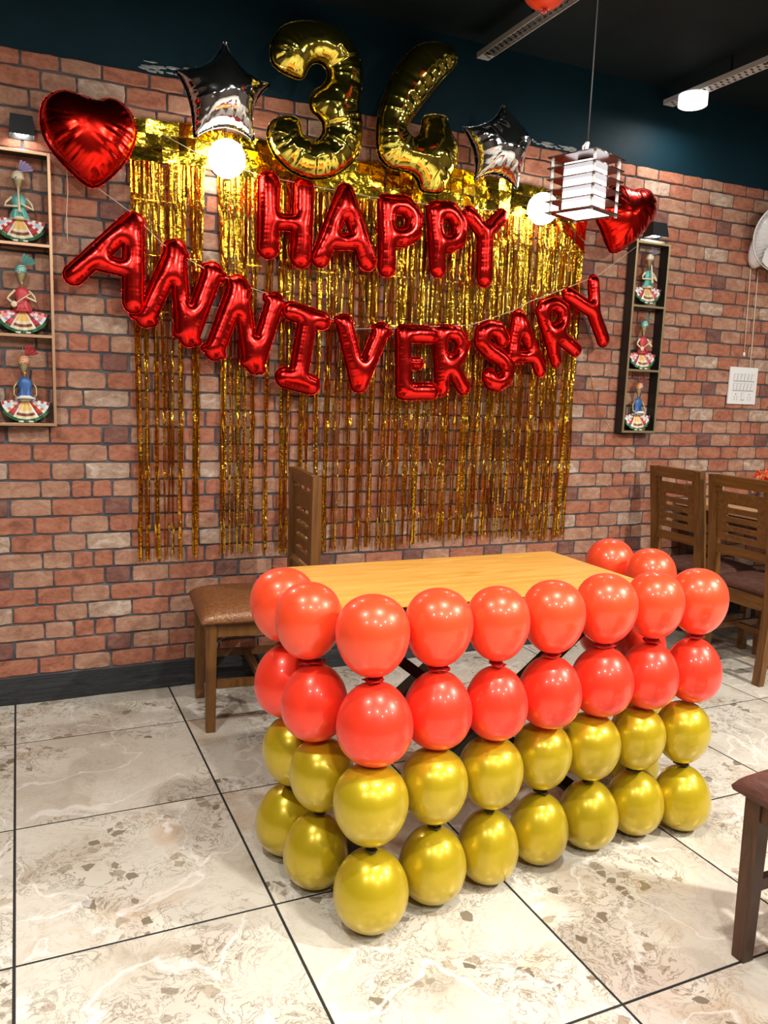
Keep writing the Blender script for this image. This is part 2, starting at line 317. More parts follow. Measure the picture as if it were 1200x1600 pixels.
OUTLINES = {'three': [(0.9785, 2.5328), (0.9734, 2.5761), (0.9883, 2.6272), (1.0279, 2.6732), (1.0818, 2.7003), (1.1644, 2.7152), (1.2351, 2.707), (1.2883, 2.6846), (1.3334, 2.6412), (1.3575, 2.5782), (1.3595, 2.5191), (1.3513, 2.4707), (1.3427, 2.4307), (1.3588, 2.3947), (1.367, 2.3441), (1.3649, 2.2873), (1.3468, 2.2323), (1.2748, 2.1612), (1.1788, 2.1222), (1.0838, 2.1309), (1.0135, 2.1719), (0.9763, 2.2209), (0.9619, 2.2809), (0.9928, 2.3291), (1.0382, 2.3447), (1.0795, 2.3494), (1.1007, 2.3361), (1.1037, 2.303), (1.1182, 2.28), (1.1611, 2.2653), (1.1937, 2.2958), (1.1998, 2.335), (1.1776, 2.3653), (1.1442, 2.3809), (1.1376, 2.4216), (1.1541, 2.4599), (1.1937, 2.4814), (1.2163, 2.5272), (1.1963, 2.5631), (1.1586, 2.5673), (1.1288, 2.5444), (1.118, 2.5094), (1.0998, 2.4897), (1.0537, 2.4958), (1.0036, 2.5111)], 'four': [(1.634, 2.7297), (1.697, 2.7441), (1.7568, 2.7435), (1.794, 2.7096), (1.7863, 2.6669), (1.7336, 2.616), (1.6773, 2.5483), (1.6218, 2.473), (1.5806, 2.4128), (1.5626, 2.3811), (1.5683, 2.3614), (1.5933, 2.3479), (1.6224, 2.3552), (1.6381, 2.3888), (1.6386, 2.4304), (1.6623, 2.4508), (1.7118, 2.4597), (1.7571, 2.46), (1.7641, 2.4254), (1.7724, 2.3845), (1.8028, 2.3722), (1.8194, 2.3534), (1.819, 2.3149), (1.8139, 2.267), (1.7967, 2.2517), (1.7755, 2.2145), (1.7535, 2.1471), (1.6979, 2.1379), (1.6425, 2.1415), (1.6281, 2.182), (1.5897, 2.2105), (1.5263, 2.2102), (1.4778, 2.22), (1.4432, 2.2522), (1.4315, 2.3118), (1.4332, 2.3932), (1.4493, 2.4645), (1.4878, 2.5636), (1.5412, 2.6496), (1.5916, 2.7034)], 'heartL': [(0.3267, 1.9901), (0.3831, 2.0334), (0.4366, 2.0969), (0.4716, 2.1692), (0.4798, 2.2264), (0.4614, 2.2789), (0.417, 2.3132), (0.38, 2.3141), (0.3446, 2.2979), (0.3143, 2.305), (0.2855, 2.3058), (0.2572, 2.3165), (0.2148, 2.3126), (0.1722, 2.284), (0.1518, 2.2453), (0.1477, 2.1951), (0.1582, 2.147), (0.185, 2.1008), (0.237, 2.0466), (0.2867, 2.0056)], 'heartR': [(2.7194, 1.9974), (2.7641, 2.0063), (2.8389, 2.058), (2.9123, 2.1313), (2.9552, 2.188), (2.9634, 2.2438), (2.9485, 2.2844), (2.9168, 2.3121), (2.8836, 2.3183), (2.8444, 2.3087), (2.8132, 2.3008), (2.7729, 2.3063), (2.7405, 2.3145), (2.7054, 2.3135), (2.6718, 2.2997), (2.6374, 2.2571), (2.6128, 2.2131), (2.6034, 2.1708), (2.6086, 2.1361), (2.637, 2.1009), (2.6599, 2.0647), (2.6832, 2.0253), (2.7011, 2.0031)], 'starL': [(0.7954, 2.5749), (0.8051, 2.5441), (0.8185, 2.5176), (0.8357, 2.4952), (0.8567, 2.4771), (0.8816, 2.4633), (0.9104, 2.4538), (0.9433, 2.4487), (0.9803, 2.448), (0.9561, 2.4299), (0.9364, 2.4092), (0.9212, 2.386), (0.9105, 2.3603), (0.9043, 2.3319), (0.9024, 2.3007), (0.905, 2.2668), (0.912, 2.23), (0.8845, 2.2481), (0.8565, 2.2601), (0.8282, 2.266), (0.7993, 2.2659), (0.7701, 2.26), (0.7403, 2.2482), (0.7101, 2.2307), (0.6794, 2.2074), (0.6785, 2.2457), (0.6753, 2.2811), (0.6699, 2.3137), (0.6621, 2.3433), (0.6521, 2.3702), (0.6398, 2.3942), (0.6254, 2.4153), (0.6087, 2.4337), (0.6447, 2.4393), (0.6773, 2.4483), (0.7064, 2.4608), (0.7318, 2.4768), (0.7534, 2.4962), (0.7713, 2.519), (0.7853, 2.5453)], 'starR': [(2.0264, 2.5552), (2.0388, 2.5329), (2.0537, 2.5124), (2.0711, 2.4936), (2.0912, 2.4765), (2.114, 2.4612), (2.1394, 2.4476), (2.1676, 2.4358), (2.1985, 2.4258), (2.1777, 2.4113), (2.1604, 2.3932), (2.1465, 2.3713), (2.136, 2.3457), (2.1288, 2.3164), (2.1251, 2.2832), (2.1247, 2.2462), (2.1276, 2.2052), (2.098, 2.2278), (2.0687, 2.244), (2.0395, 2.254), (2.0105, 2.2577), (1.9817, 2.2552), (1.953, 2.2466), (1.9244, 2.232), (1.8959, 2.2114), (1.9038, 2.2364), (1.9071, 2.262), (1.9059, 2.2881), (1.9001, 2.3147), (1.8898, 2.3418), (1.875, 2.3693), (1.8559, 2.3972), (1.8324, 2.4253), (1.8717, 2.4317), (1.9069, 2.441), (1.9379, 2.453), (1.9645, 2.4679), (1.9868, 2.4856), (2.0045, 2.506), (2.0178, 2.5293)]}
STRINGS = {'anniv': [(0.1825, -0.1, 2.0975), (0.4572, -0.1, 1.9226), (0.5744, -0.1, 1.8184), (0.7344, -0.1, 1.7423), (0.9156, -0.1, 1.6861), (1.0098, -0.1, 1.6632), (1.2638, -0.1, 1.588), (1.3826, -0.1, 1.5502), (1.5962, -0.1, 1.569), (1.9537, -0.1, 1.603), (2.1747, -0.1, 1.6818), (2.2786, -0.1, 1.7365), (2.4583, -0.1, 1.8043), (2.6624, -0.1, 1.888), (2.9069, -0.1, 2.0524)], 'happy': [(0.5, -0.1, 2.248), (0.6847, -0.1, 2.1778), (0.9371, -0.1, 2.1257), (1.1381, -0.1, 2.1132), (1.3355, -0.1, 2.1059), (1.4977, -0.1, 2.1005), (1.6817, -0.1, 2.1047), (1.8739, -0.1, 2.1091), (2.1088, -0.1, 2.1233), (2.3208, -0.1, 2.1283), (2.5514, -0.1, 2.1257)], 'ribbon': [(2.6705, -0.03, 1.5515), (2.7285, -0.03, 1.3615), (2.7766, -0.03, 1.1994), (2.7902, -0.03, 0.9667), (2.7902, -0.03, 0.9667)], 'ribbon2': [(2.6798, -0.02, 1.5364), (2.7899, -0.02, 1.2322), (2.9326, -0.02, 1.0671), (3.1322, -0.02, 0.9574)]}

# ================================================================== SETTING
XL, XR, YF = -2.4, 5.4, -6.6
fl = MB().box(XL, XR, YF, 0.12, -0.12, -0.0012).build('floor', M['grout']); tag(fl, 'pale marbled floor of large square tiles with dark joints', None, None, 'structure')
T = 0.6; G = 0.0034
def tile_mesh(w_, d_):
    mb = MB(); c = 0.0006
    x0, x1, y0, y1 = -w_/2+G, w_/2-G, -d_/2+G, d_/2-G
    vs = [(x0, y0, -0.0011), (x1, y0, -0.0011), (x1, y1, -0.0011), (x0, y1, -0.0011), (x0, y0, -c), (x1, y0, -c), (x1, y1, -c), (x0, y1, -c),
          (x0+c, y0+c, 0), (x1-c, y0+c, 0), (x1-c, y1-c, 0), (x0+c, y1-c, 0)]
    mb.add(vs, [(8, 9, 10, 11)]+[(i, (i+1) % 4, 4+(i+1) % 4, 4+i) for i in range(4)]+[(4+i, 4+(i+1) % 4, 8+(i+1) % 4, 8+i) for i in range(4)])
    me = bpy.data.meshes.new('floor_tile'); me.from_pydata(mb.v, [], mb.f); me.materials.append(M['tile']); return me
Y0 = -0.398
full = tile_mesh(T, T); cut = tile_mesh(T, -Y0-0.012)
for k in range(-4, 9):
    for j in range(-1, 11):
        me = full if j >= 0 else cut
        yc = Y0-(j+0.5)*T if j >= 0 else (Y0-0.012)/2
        if yc-T/2 < YF: continue
        o = link(bpy.data.objects.new('floor_tile', me), fl); o.location = (k*T+T/2, yc, 0)

BT, BB = 2.458, 0.105
wb = MB(); wb.box(XL, XR, 0.0, 0.12, 0, BT); wb.cur = 1; wb.box(XL, XR, -0.003, 0.12, BT, CEIL)
wb = wb.build('wall_back', [M['mortar'], M['teal']]); tag(wb, 'brick faced wall with a dark teal band above', None, None, 'structure')
MB().box(XL-0.12, XL, YF, 0.12, 0, CEIL).build('wall_left', M['plain'])['kind'] = 'structure'
MB().box(XR, XR+0.12, YF, 0.12, 0, CEIL).build('wall_right', M['plain'])['kind'] = 'structure'
MB().box(XL-0.12, XR+0.12, YF-0.12, YF, 0, CEIL).build('wall_front', M['plain'])['kind'] = 'structure'
ce = MB().box(XL-0.12, XR+0.12, YF-0.12, 0.12, CEIL, CEIL+0.12).build('ceiling', M['ceil']); ce['kind'] = 'structure'
bb = MB(); N = 60
for i in range(N):
    x0 = XL+(XR-XL)*i/N; x1 = XL+(XR-XL)*(i+1)/N
    a = 0.014+0.003*math.sin(i*1.7); b = 0.014+0.003*math.sin((i+1)*1.7)
    bb.add([(x0, -a-0.006, 0.0), (x1, -b-0.006, 0.0), (x1, -b, BB-0.008), (x0, -a, BB-0.008), (x1, -0.001, BB), (x0, -0.001, BB)], [(0, 1, 2, 3), (3, 2, 4, 5)])
bb = bb.build('baseboard_back', M['skirting']); bb['kind'] = 'structure'
# rough plaster smears left along the top of the bricks
ps = MB()
for (cx, cz, w_, h_) in ((0.62, 2.485, 0.22, 0.035), (2.42, 2.475, 0.26, 0.02), (0.85, 2.49, 0.12, 0.02)):
    for k in range(26):
        x = cx+rnd.uniform(-w_, w_)/2; z = cz+rnd.uniform(-h_, h_)/2; a = rnd.uniform(0.005, 0.02); 
        n_ = 7; pts = [(x+a*1.6*math.cos(2*PI*q_/n_)*rnd.uniform(.6, 1.2), -0.0045, z+a*0.35*math.sin(2*PI*q_/n_)*rnd.uniform(.5, 1.3)) for q_ in range(n_)]
        ps.add(pts+[(x, -0.0075, z)], [(q_, (q_+1) % n_, n_) for q_ in range(n_)])
ps = ps.build('plaster_smear', M['plaster'], wb); ps['kind'] = 'stuff'; ps['label'] = 'grey white plaster smears along the top of the bricks'

# bricks: the printed pattern repeats every 0.4507 m and every four courses
PER, CRS = 0.4507, 0.0716
u_ = PER/498.0
ROWS = [(0.0, [(5, 170, 'red'), (175, 307, 'tan'), (312, 499, 'pale')]),
        (0.0, [(130.5, 246.5, 'tan'), (252, 335.5, 'red'), (340.5, 420.5, 'red'), (426, 623, 'tan')]),
        (0.0, [(7, 168, 'pale2'), (173, 382, 'red'), (388, 496, 'dark')]),
        (0.0, [(103, 243, 'red'), (248, 404, 'tan'), (409, 594, 'red2')])]
MATOF = {'red': 'brick_red', 'red2': 'brick_red', 'tan': 'brick_tan', 'pale': 'brick_pale', 'pale2': 'brick_tan', 'dark': 'brick_dark'}
def brick_geo(w_, h_, seed):
    rr = random.Random(seed); j = lambda s=0.0016: rr.uniform(-s, s)
    n = 4; out = []
    pts = []
    for i in range(n): pts.append((-w_/2+w_*i/n, -h_/2))
    for i in range(2): pts.append((w_/2, -h_/2+h_*i/2))
    for i in range(n): pts.append((w_/2-w_*i/n, h_/2))
    for i in range(2): pts.append((-w_/2, h_/2-h_*i/2))
    K = len(pts); c = 0.0035; r0 = []; r1 = []; r2_ = []
    for (x, z) in pts:
        corner = abs(abs(x)-w_/2) < 1e-6 and abs(abs(z)-h_/2) < 1e-6
        s = 0.0025 if corner else 0
        x2 = x-math.copysign(s, x)+j(); z2 = z-math.copysign(s, z)+j()
        r0.append((x2, 0.0005, z2)); r1.append((x2, -0.0045, z2))
        r2_.append((x2*(1-2*c/w_), -0.0075+j(0.0008), z2*(1-2*c/h_)))
    fs = [(i, (i+1) % K, K+(i+1) % K, K+i) for i in range(K)]+[(K+i, K+(i+1) % K, 2*K+(i+1) % K, 2*K+i) for i in range(K)]+[tuple(range(2*K, 3*K))]
    return r0+r1+r2_, fs
meshes = {}
cands = []
for row in range(-12, 22):
    # row 0 is centred at z = .9335
    z0 = 0.9335+row*CRS-CRS/2+0.0035; z1 = z0+CRS-0.007
    z0 = max(z0, BB+0.001)
    if row == 21: z1 = BT-0.001
    ty = (-row) % 4
    for (a, b, kind) in ROWS[ty][1]:
        for per in range(-6, 13):
            xa = per*PER+a*u_; xb = per*PER+b*u_
            if xa < XL+0.01 or xb > XR-0.01 or z1-z0 < 0.02: continue
            cands.append(((xa+xb)/2, (z0+z1)/2, xb-xa, z1-z0, kind, (ty, a, round(z1-z0, 4))))
cx_, cy_, cz_ = 0.0461, -3.384, 1.299
def inview(x, z):
    d = Vector((x, 0, z))-Vector((cx_, cy_, cz_)); zc = d.dot(f)
    px = 600+FPX*d.dot(r2)/zc; py = 800-FPX*d.dot(u2)/zc
    return -20 < px < 1225 and -20 < py < 1620
cands.sort(key=lambda c: (not inview(c[0], c[1]), (c[0]-cx_)**2+cy_**2+(c[1]-cz_)**2-c[2]*8))
joined = {}
for i, (x, z, w_, h_, kind, key) in enumerate(cands):
    if i < 298:
        if key not in meshes:
            vs, fs = brick_geo(w_, h_, str(key))
            me = bpy.data.meshes.new('brick'); me.from_pydata(vs, [], fs); me.materials.append(M[MATOF[kind]]); me.update(); meshes[key] = me
        o = link(bpy.data.objects.new('brick', meshes[key]), wb); o.location = (x, 0, z)
    else:
        joined.setdefault('all', []).append((x, z, w_, h_, kind, key))
mb = MB(); order = ['brick_red', 'brick_tan', 'brick_pale', 'brick_dark']
for (x, z, w_, h_, kind, key) in joined['all']:
    vs, fs = brick_geo(w_, h_, str(key)); mb.cur = order.index(MATOF[kind])
    mb.add([(a+x, b, c+z) for a, b, c in vs], fs)
o = mb.build('brickwork', [M[k] for k in order], wb, fix=False); o['kind'] = 'stuff'

# ================================================================== FOIL BALLOONS
def seg_dist(P, a, b):
    a = np.array(a); b = np.array(b); d = b-a; L = max(d@d, 1e-12)
    t_ = np.clip(((P-a)@d)/L, 0, 1); q_ = a+t_[..., None]*d
    return np.linalg.norm(P-q_, axis=-1)
def poly_sdf(P, pts):
    n = len(pts); D = np.full(P.shape[:-1], 1e9); ins = np.zeros(P.shape[:-1], bool)
    for i in range(n):
        a = pts[i]; b = pts[(i+1) % n]; D = np.minimum(D, seg_dist(P, a, b))
        c = ((a[1] > P[..., 1]) != (b[1] > P[..., 1]))
        xx = (b[0]-a[0])*(P[..., 1]-a[1])/((b[1]-a[1]) if abs(b[1]-a[1]) > 1e-12 else 1e-12)+a[0]
        ins ^= c & (P[..., 0] < xx)
    return np.where(ins, D, -D)
def smooth_poly(pts, it=1):
    pts = [np.array(p_) for p_ in pts]
    for _ in range(it):
        out = []
        for i in range(len(pts)):
            a = pts[i]; b = pts[(i+1) % len(pts)]; out += [a*0.75+b*0.25, a*0.25+b*0.75]
        pts = out
    return [tuple(p_) for p_ in pts]
def inflate(name, sdf, bbox, cell, y, material, parent, puff=0.9, wr=0.09, wl=0.017, lam=0.011, rim=0.004, seed=1, iters=700, back=0.6):
    rg = np.random.RandomState(seed)
    x0, x1, z0, z1 = bbox; nx = int((x1-x0)/cell)+3; nz = int((z1-z0)/cell)+3
    gx = x0-cell+np.arange(nx)*cell; gz = z0-cell+np.arange(nz)*cell
    P = np.stack(np.meshgrid(gx, gz, indexing='ij'), -1)
    D = sdf(P); ins = D > 0
    U = np.zeros_like(D); F = cell*cell
    for _ in range(iters):
        S = np.zeros_like(U); S[1:-1, 1:-1] = (U[2:, 1:-1]+U[:-2, 1:-1]+U[1:-1, 2:]+U[1:-1, :-2]+F)/4
        U = np.where(ins, S, 0)
    H = np.sqrt(2*np.maximum(U, 0))*puff
    for _ in range(2):
        B = H.copy(); B[1:-1, 1:-1] = (4*H[1:-1, 1:-1]+2*(H[2:, 1:-1]+H[:-2, 1:-1]+H[1:-1, 2:]+H[1:-1, :-2])+H[2:, 2:]+H[:-2, 2:]+H[2:, :-2]+H[:-2, :-2])/16
        H = np.where(D > 2*cell, B, np.where(ins, 0.5*B+0.5*H, 0))
    sel = D > -0.35*cell
    cellok = sel[:-1, :-1] & sel[1:, :-1] & sel[:-1, 1:] & sel[1:, 1:]
    used = np.zeros_like(sel)
    used[:-1, :-1] |= cellok; used[1:, :-1] |= cellok; used[:-1, 1:] |= cellok; used[1:, 1:] |= cellok
    cnt = np.zeros(sel.shape, int)
    for dx, dz in ((0, 0), (1, 0), (0, 1), (1, 1)): cnt[dx:nx-1+dx, dz:nz-1+dz] += cellok
    bnd = used & (cnt < 4)
    gX, gZ = np.gradient(D, cell); gl = np.sqrt(gX**2+gZ**2)+1e-6; gX /= gl; gZ /= gl
    Pn = P.copy(); Pn[bnd, 0] -= (D*gX)[bnd]; Pn[bnd, 1] -= (D*gZ)[bnd]
    idx = -np.ones(sel.shape, int); ids = np.argwhere(used); idx[used] = np.arange(len(ids))
    ci, cj = np.nonzero(cellok)
    quads = np.stack([idx[ci, cj], idx[ci+1, cj], idx[ci+1, cj+1], idx[ci, cj+1]], 1)
    # boundary loops, ordered (for the puckers along the seam)
    E = {}
    for q_ in quads.tolist():
        for k_ in range(4):
            e = (q_[k_], q_[(k_+1) % 4])
            if (e[1], e[0]) in E: del E[(e[1], e[0])]
            else: E[e] = 1
    nxt = {}
    for a, b in E: nxt.setdefault(a, []).append(b)
    V2 = Pn[used]; loops = []; seen = set()
    for st in list(nxt):
        if st in seen: continue
        lp = [st]; seen.add(st); cur = nxt[st][0]
        while cur != st and cur not in seen and cur in nxt:
            lp.append(cur); seen.add(cur); cur = nxt[cur][0]
        loops.append(lp)
    bp = []; bs = []; s0 = 0
    for lp in loops:
        for i, v in enumerate(lp):
            bp.append(V2[v]); bs.append(s0); s0 += float(np.linalg.norm(V2[v]-V2[lp[(i+1) % len(lp)]]))
        s0 += 0.31
    bp = np.array(bp); bs = np.array(bs)
    nb = len(bp); near = np.zeros(len(V2), int); dist = np.zeros(len(V2))
    for a in range(0, len(V2), 2000):
        dd = np.linalg.norm(V2[a:a+2000, None]-bp[None], axis=-1); near[a:a+2000] = dd.argmin(1); dist[a:a+2000] = dd.min(1)
    S = bs[near]
    # 1-D ridged noise along the seam
    K = int(s0/wl)+3; rn = rg.rand(K, 2)
    def ridge(s_, wl_, off):
        t_ = s_/wl_+off; i_ = np.floor(t_).astype(int) % K; fr = t_-np.floor(t_); amp = rn[i_, 0]
        return amp*(1-np.abs(2*fr-1))**0.8
    def cr(lm, w2, off): return np.exp(-dist/lm)*ridge(S, w2, off)
    wr_ = wr*(cr(lam, wl, 0)+0.6*cr(lam*1.9, wl*2.3, 3.3)+0.5*cr(lam*0.5, wl*0.55, 7.7))
    h = H[used]*(1-np.clip(wr_*1.6, 0, 0.6)); isb = bnd[used]; h[isb] = 0
    lump = 0.03*np.sin(V2[:, 0]*33+seed)*np.sin(V2[:, 1]*29+seed*2.1); h *= 1+lump
    n = len(V2); yb = y-h; yk = y+h*back
    verts = [(float(a), float(c), float(b)) for (a, b), c in zip(V2, yb)]
    bmap = {}; vb = []
    for i in range(n):
        if isb[i]: bmap[i] = i
        else: bmap[i] = n+len(vb); vb.append((float(V2[i, 0]), float(yk[i]), float(V2[i, 1])))
    verts += vb
    faces = quads.tolist()+[[bmap[q_[3]], bmap[q_[2]], bmap[q_[1]], bmap[q_[0]]] for q_ in quads.tolist()]
    # welded seam rim
    gxv = gX[used]; gzv = gZ[used]
    for lp in loops:
        base = len(verts)
        for i, v in enumerate(lp):
            k_ = rim*(0.75+0.5*rg.rand()); verts.append((float(V2[v, 0]-gxv[v]*k_), y+rg.uniform(-0.0022, 0.0022), float(V2[v, 1]-gzv[v]*k_)))
        for i, v in enumerate(lp):
            j_ = (i+1) % len(lp)
            if lp[j_] in nxt.get(v, []): faces.append([v, lp[j_], base+j_, base+i])
    me = bpy.data.meshes.new(name); me.from_pydata(verts, [], faces); me.materials.append(material)
    me.polygons.foreach_set('use_smooth', [True]*len(faces)); me.update()
    return link(bpy.data.objects.new(name, me), parent)
def local_strokes(strokes):
    al = [p_ for pts, hw in strokes for p_ in pts]
    cx = sum(p_[0] for p_ in al)/len(al); cz = sum(p_[1] for p_ in al)/len(al)
    return cx, cz, [([(a-cx, b-cz) for a, b in pts], hw*1.05) for pts, hw in strokes]
def stroke_sdf(st):
    def fn(P):
        D = np.full(P.shape[:-1], -1e9)
        for pts, hw in st:
            for i in range(len(pts)-1): D = np.maximum(D, hw-seg_dist(P, pts[i], pts[i+1]))
        return D
    return fn
def bbox_of(pts, m_): return (min(p_[0] for p_ in pts)-m_, max(p_[0] for p_ in pts)+m_, min(p_[1] for p_ in pts)-m_, max(p_[1] for p_ in pts)+m_)
LET = [('H', 'letter_balloon', 'red foil letter H balloon, first letter of the upper word'),
       ('A1', 'letter_balloon', 'red foil letter A balloon in the upper word, beside the H'),
       ('P1', 'letter_balloon', 'red foil letter P balloon, the left one of the two P in the upper word'),
       ('P2', 'letter_balloon', 'red foil letter P balloon, the right one of the two P in the upper word'),
       ('Yh', 'letter_balloon', 'red foil letter Y balloon ending the upper word, under the right silver star'),
       ('A2', 'letter_balloon', 'big tilted red foil letter A balloon starting the lower word'),
       ('N1', 'letter_balloon', 'slanted red foil letter N balloon next to the first A of the lower word'),
       ('N2', 'letter_balloon', 'slanted red foil letter N balloon next to the letter I'),
       ('I', 'letter_balloon', 'red foil letter I balloon with wide serifs'),
       ('V', 'letter_balloon', 'red foil letter V balloon between I and E'),
       ('E', 'letter_balloon', 'square red foil letter E balloon in the lower word'),
       ('R1', 'letter_balloon', 'red foil letter R balloon touching the right side of the E'),
       ('S', 'letter_balloon', 'curved red foil letter S balloon in the lower word'),
       ('A3', 'letter_balloon', 'red foil letter A balloon to the right of the S'),
       ('R2', 'letter_balloon', 'tilted red foil letter R balloon next to the last Y of the lower word'),
       ('Yv', 'letter_balloon', 'strongly tilted red foil letter Y balloon ending the lower word over bare brick')]
YP = {'A1': -0.11, 'N1': -0.085, 'N2': -0.09, 'R1': -0.085, 'A3': -0.085, 'R2': -0.105, 'Yv': -0.1, 'I': -0.11}
for i, (k, nm, lb) in enumerate(LET):
    cx, cz, st = local_strokes(LETTERS[k]); hw = max(h_ for _, h_ in st)
    yp = YP.get(k, -0.1)
    al = [p_ for pts, h_ in st for p_ in pts]
    o = inflate(nm, stroke_sdf(st), bbox_of(al, hw+0.008), 0.0034, 0, M['foil_red'], None, puff=0.92, seed=i+3)
    o.location = (cx, yp, cz); tag(o, lb, 'balloon', 'foil letters of the upper word' if i < 5 else 'foil letters of the lower word')
def outline_balloon(key, nm, lb, cat, material, y, cell, group=None, sub=1, **kw):
    pts = OUTLINES[key]; cx = sum(p_[0] for p_ in pts)/len(pts); cz = sum(p_[1] for p_ in pts)/len(pts)
    pl = [(a-cx, b-cz) for a, b in pts]
    if sub: pl = smooth_poly(pl, sub)
    o = inflate(nm, lambda P: poly_sdf(P, pl), bbox_of(pl, 0.008), cell, 0, material, None, **kw)
    o.location = (cx, y, cz); return tag(o, lb, cat, group)
outline_balloon('three', 'number_balloon', 'large gold foil number 3 balloon on the teal wall', 'balloon', M['foil_gold'], -0.15, 0.0046, 'gold number balloons', 1, seed=31, wr=0.21, wl=0.040, lam=0.055, iters=1500, puff=0.95)
outline_balloon('four', 'number_balloon', 'large gold foil number 4 balloon leaning right', 'balloon', M['foil_gold'], -0.15, 0.0046, 'gold number balloons', 1, seed=32, wr=0.17, wl=0.045, lam=0.05, iters=1500, puff=0.95)
outline_balloon('heartL', 'heart_balloon', 'red foil heart balloon above the left figurine frame', 'balloon', M['foil_heart'], -0.10, 0.005, 'red heart balloons', 1, seed=33, wr=0.20, wl=0.017, lam=0.022, iters=2200, puff=0.95)
outline_balloon('heartR', 'heart_balloon', 'tilted red foil heart balloon partly behind the hanging lantern', 'balloon', M['foil_heart'], -0.12, 0.005, 'red heart balloons', 1, seed=34, wr=0.15, wl=0.026, lam=0.03, iters=2200, puff=0.95)
outline_balloon('starL', 'star_balloon', 'silver foil star balloon left of the number 3', 'balloon', M['foil_silver'], -0.16, 0.0045, 'silver star balloons', 0, seed=35, wr=0.12, wl=0.03, lam=0.03, iters=1800, puff=1.35)
outline_balloon('starR', 'star_balloon', 'silver foil star balloon right of the number 4', 'balloon', M['foil_silver'], -0.16, 0.0045, 'silver star balloons', 0, seed=36, wr=0.12, wl=0.03, lam=0.03, iters=1800, puff=1.35)

# threads the letters hang on
def line_thing(name, pts, rad, m_, label, cat, sag=0.0):
    P = [Vector(p_) for p_ in pts]; o = sm(MB()).tube(P, rad, 6).build(name, m_); return tag(o, label, cat)
def dense(pts, n=6):
    P = [Vector(p_) for p_ in pts]; out = []
    for i in range(len(P)-1):
        for k in range(n): out.append(P[i].lerp(P[i+1], k/n))
    return out+[P[-1]]
a = [list(p_) for p_ in STRINGS['anniv']]
for p_ in a: p_[1] = -0.10
a[0][1] = -0.075; a[-1][1] = -0.075
line_thing('thread', a, 0.0011, M['thread'], 'thin white thread holding the lower row of red letters', 'thread')
line_thing('thread', STRINGS['happy'], 0.0011, M['thread'], 'thin white thread holding the upper row of red letters', 'thread')
line_thing('ribbon', STRINGS['ribbon'][:4], 0.0016, M['copper_ribbon'], 'thin copper ribbon hanging straight below the last Y', 'ribbon')
line_thing('ribbon', STRINGS['ribbon2'], 0.0014, M['copper_ribbon'], 'thin copper ribbon slanting right below the last Y', 'ribbon')
hs = dense([(0.235, -0.05, 2.09), (0.238, -0.05, 1.98), (0.232, -0.05, 1.9), (0.233, -0.05, 1.80)], 4)
line_thing('ribbon', hs, 0.0014, M['thread'], 'short white string hanging below the left heart balloon', 'ribbon')

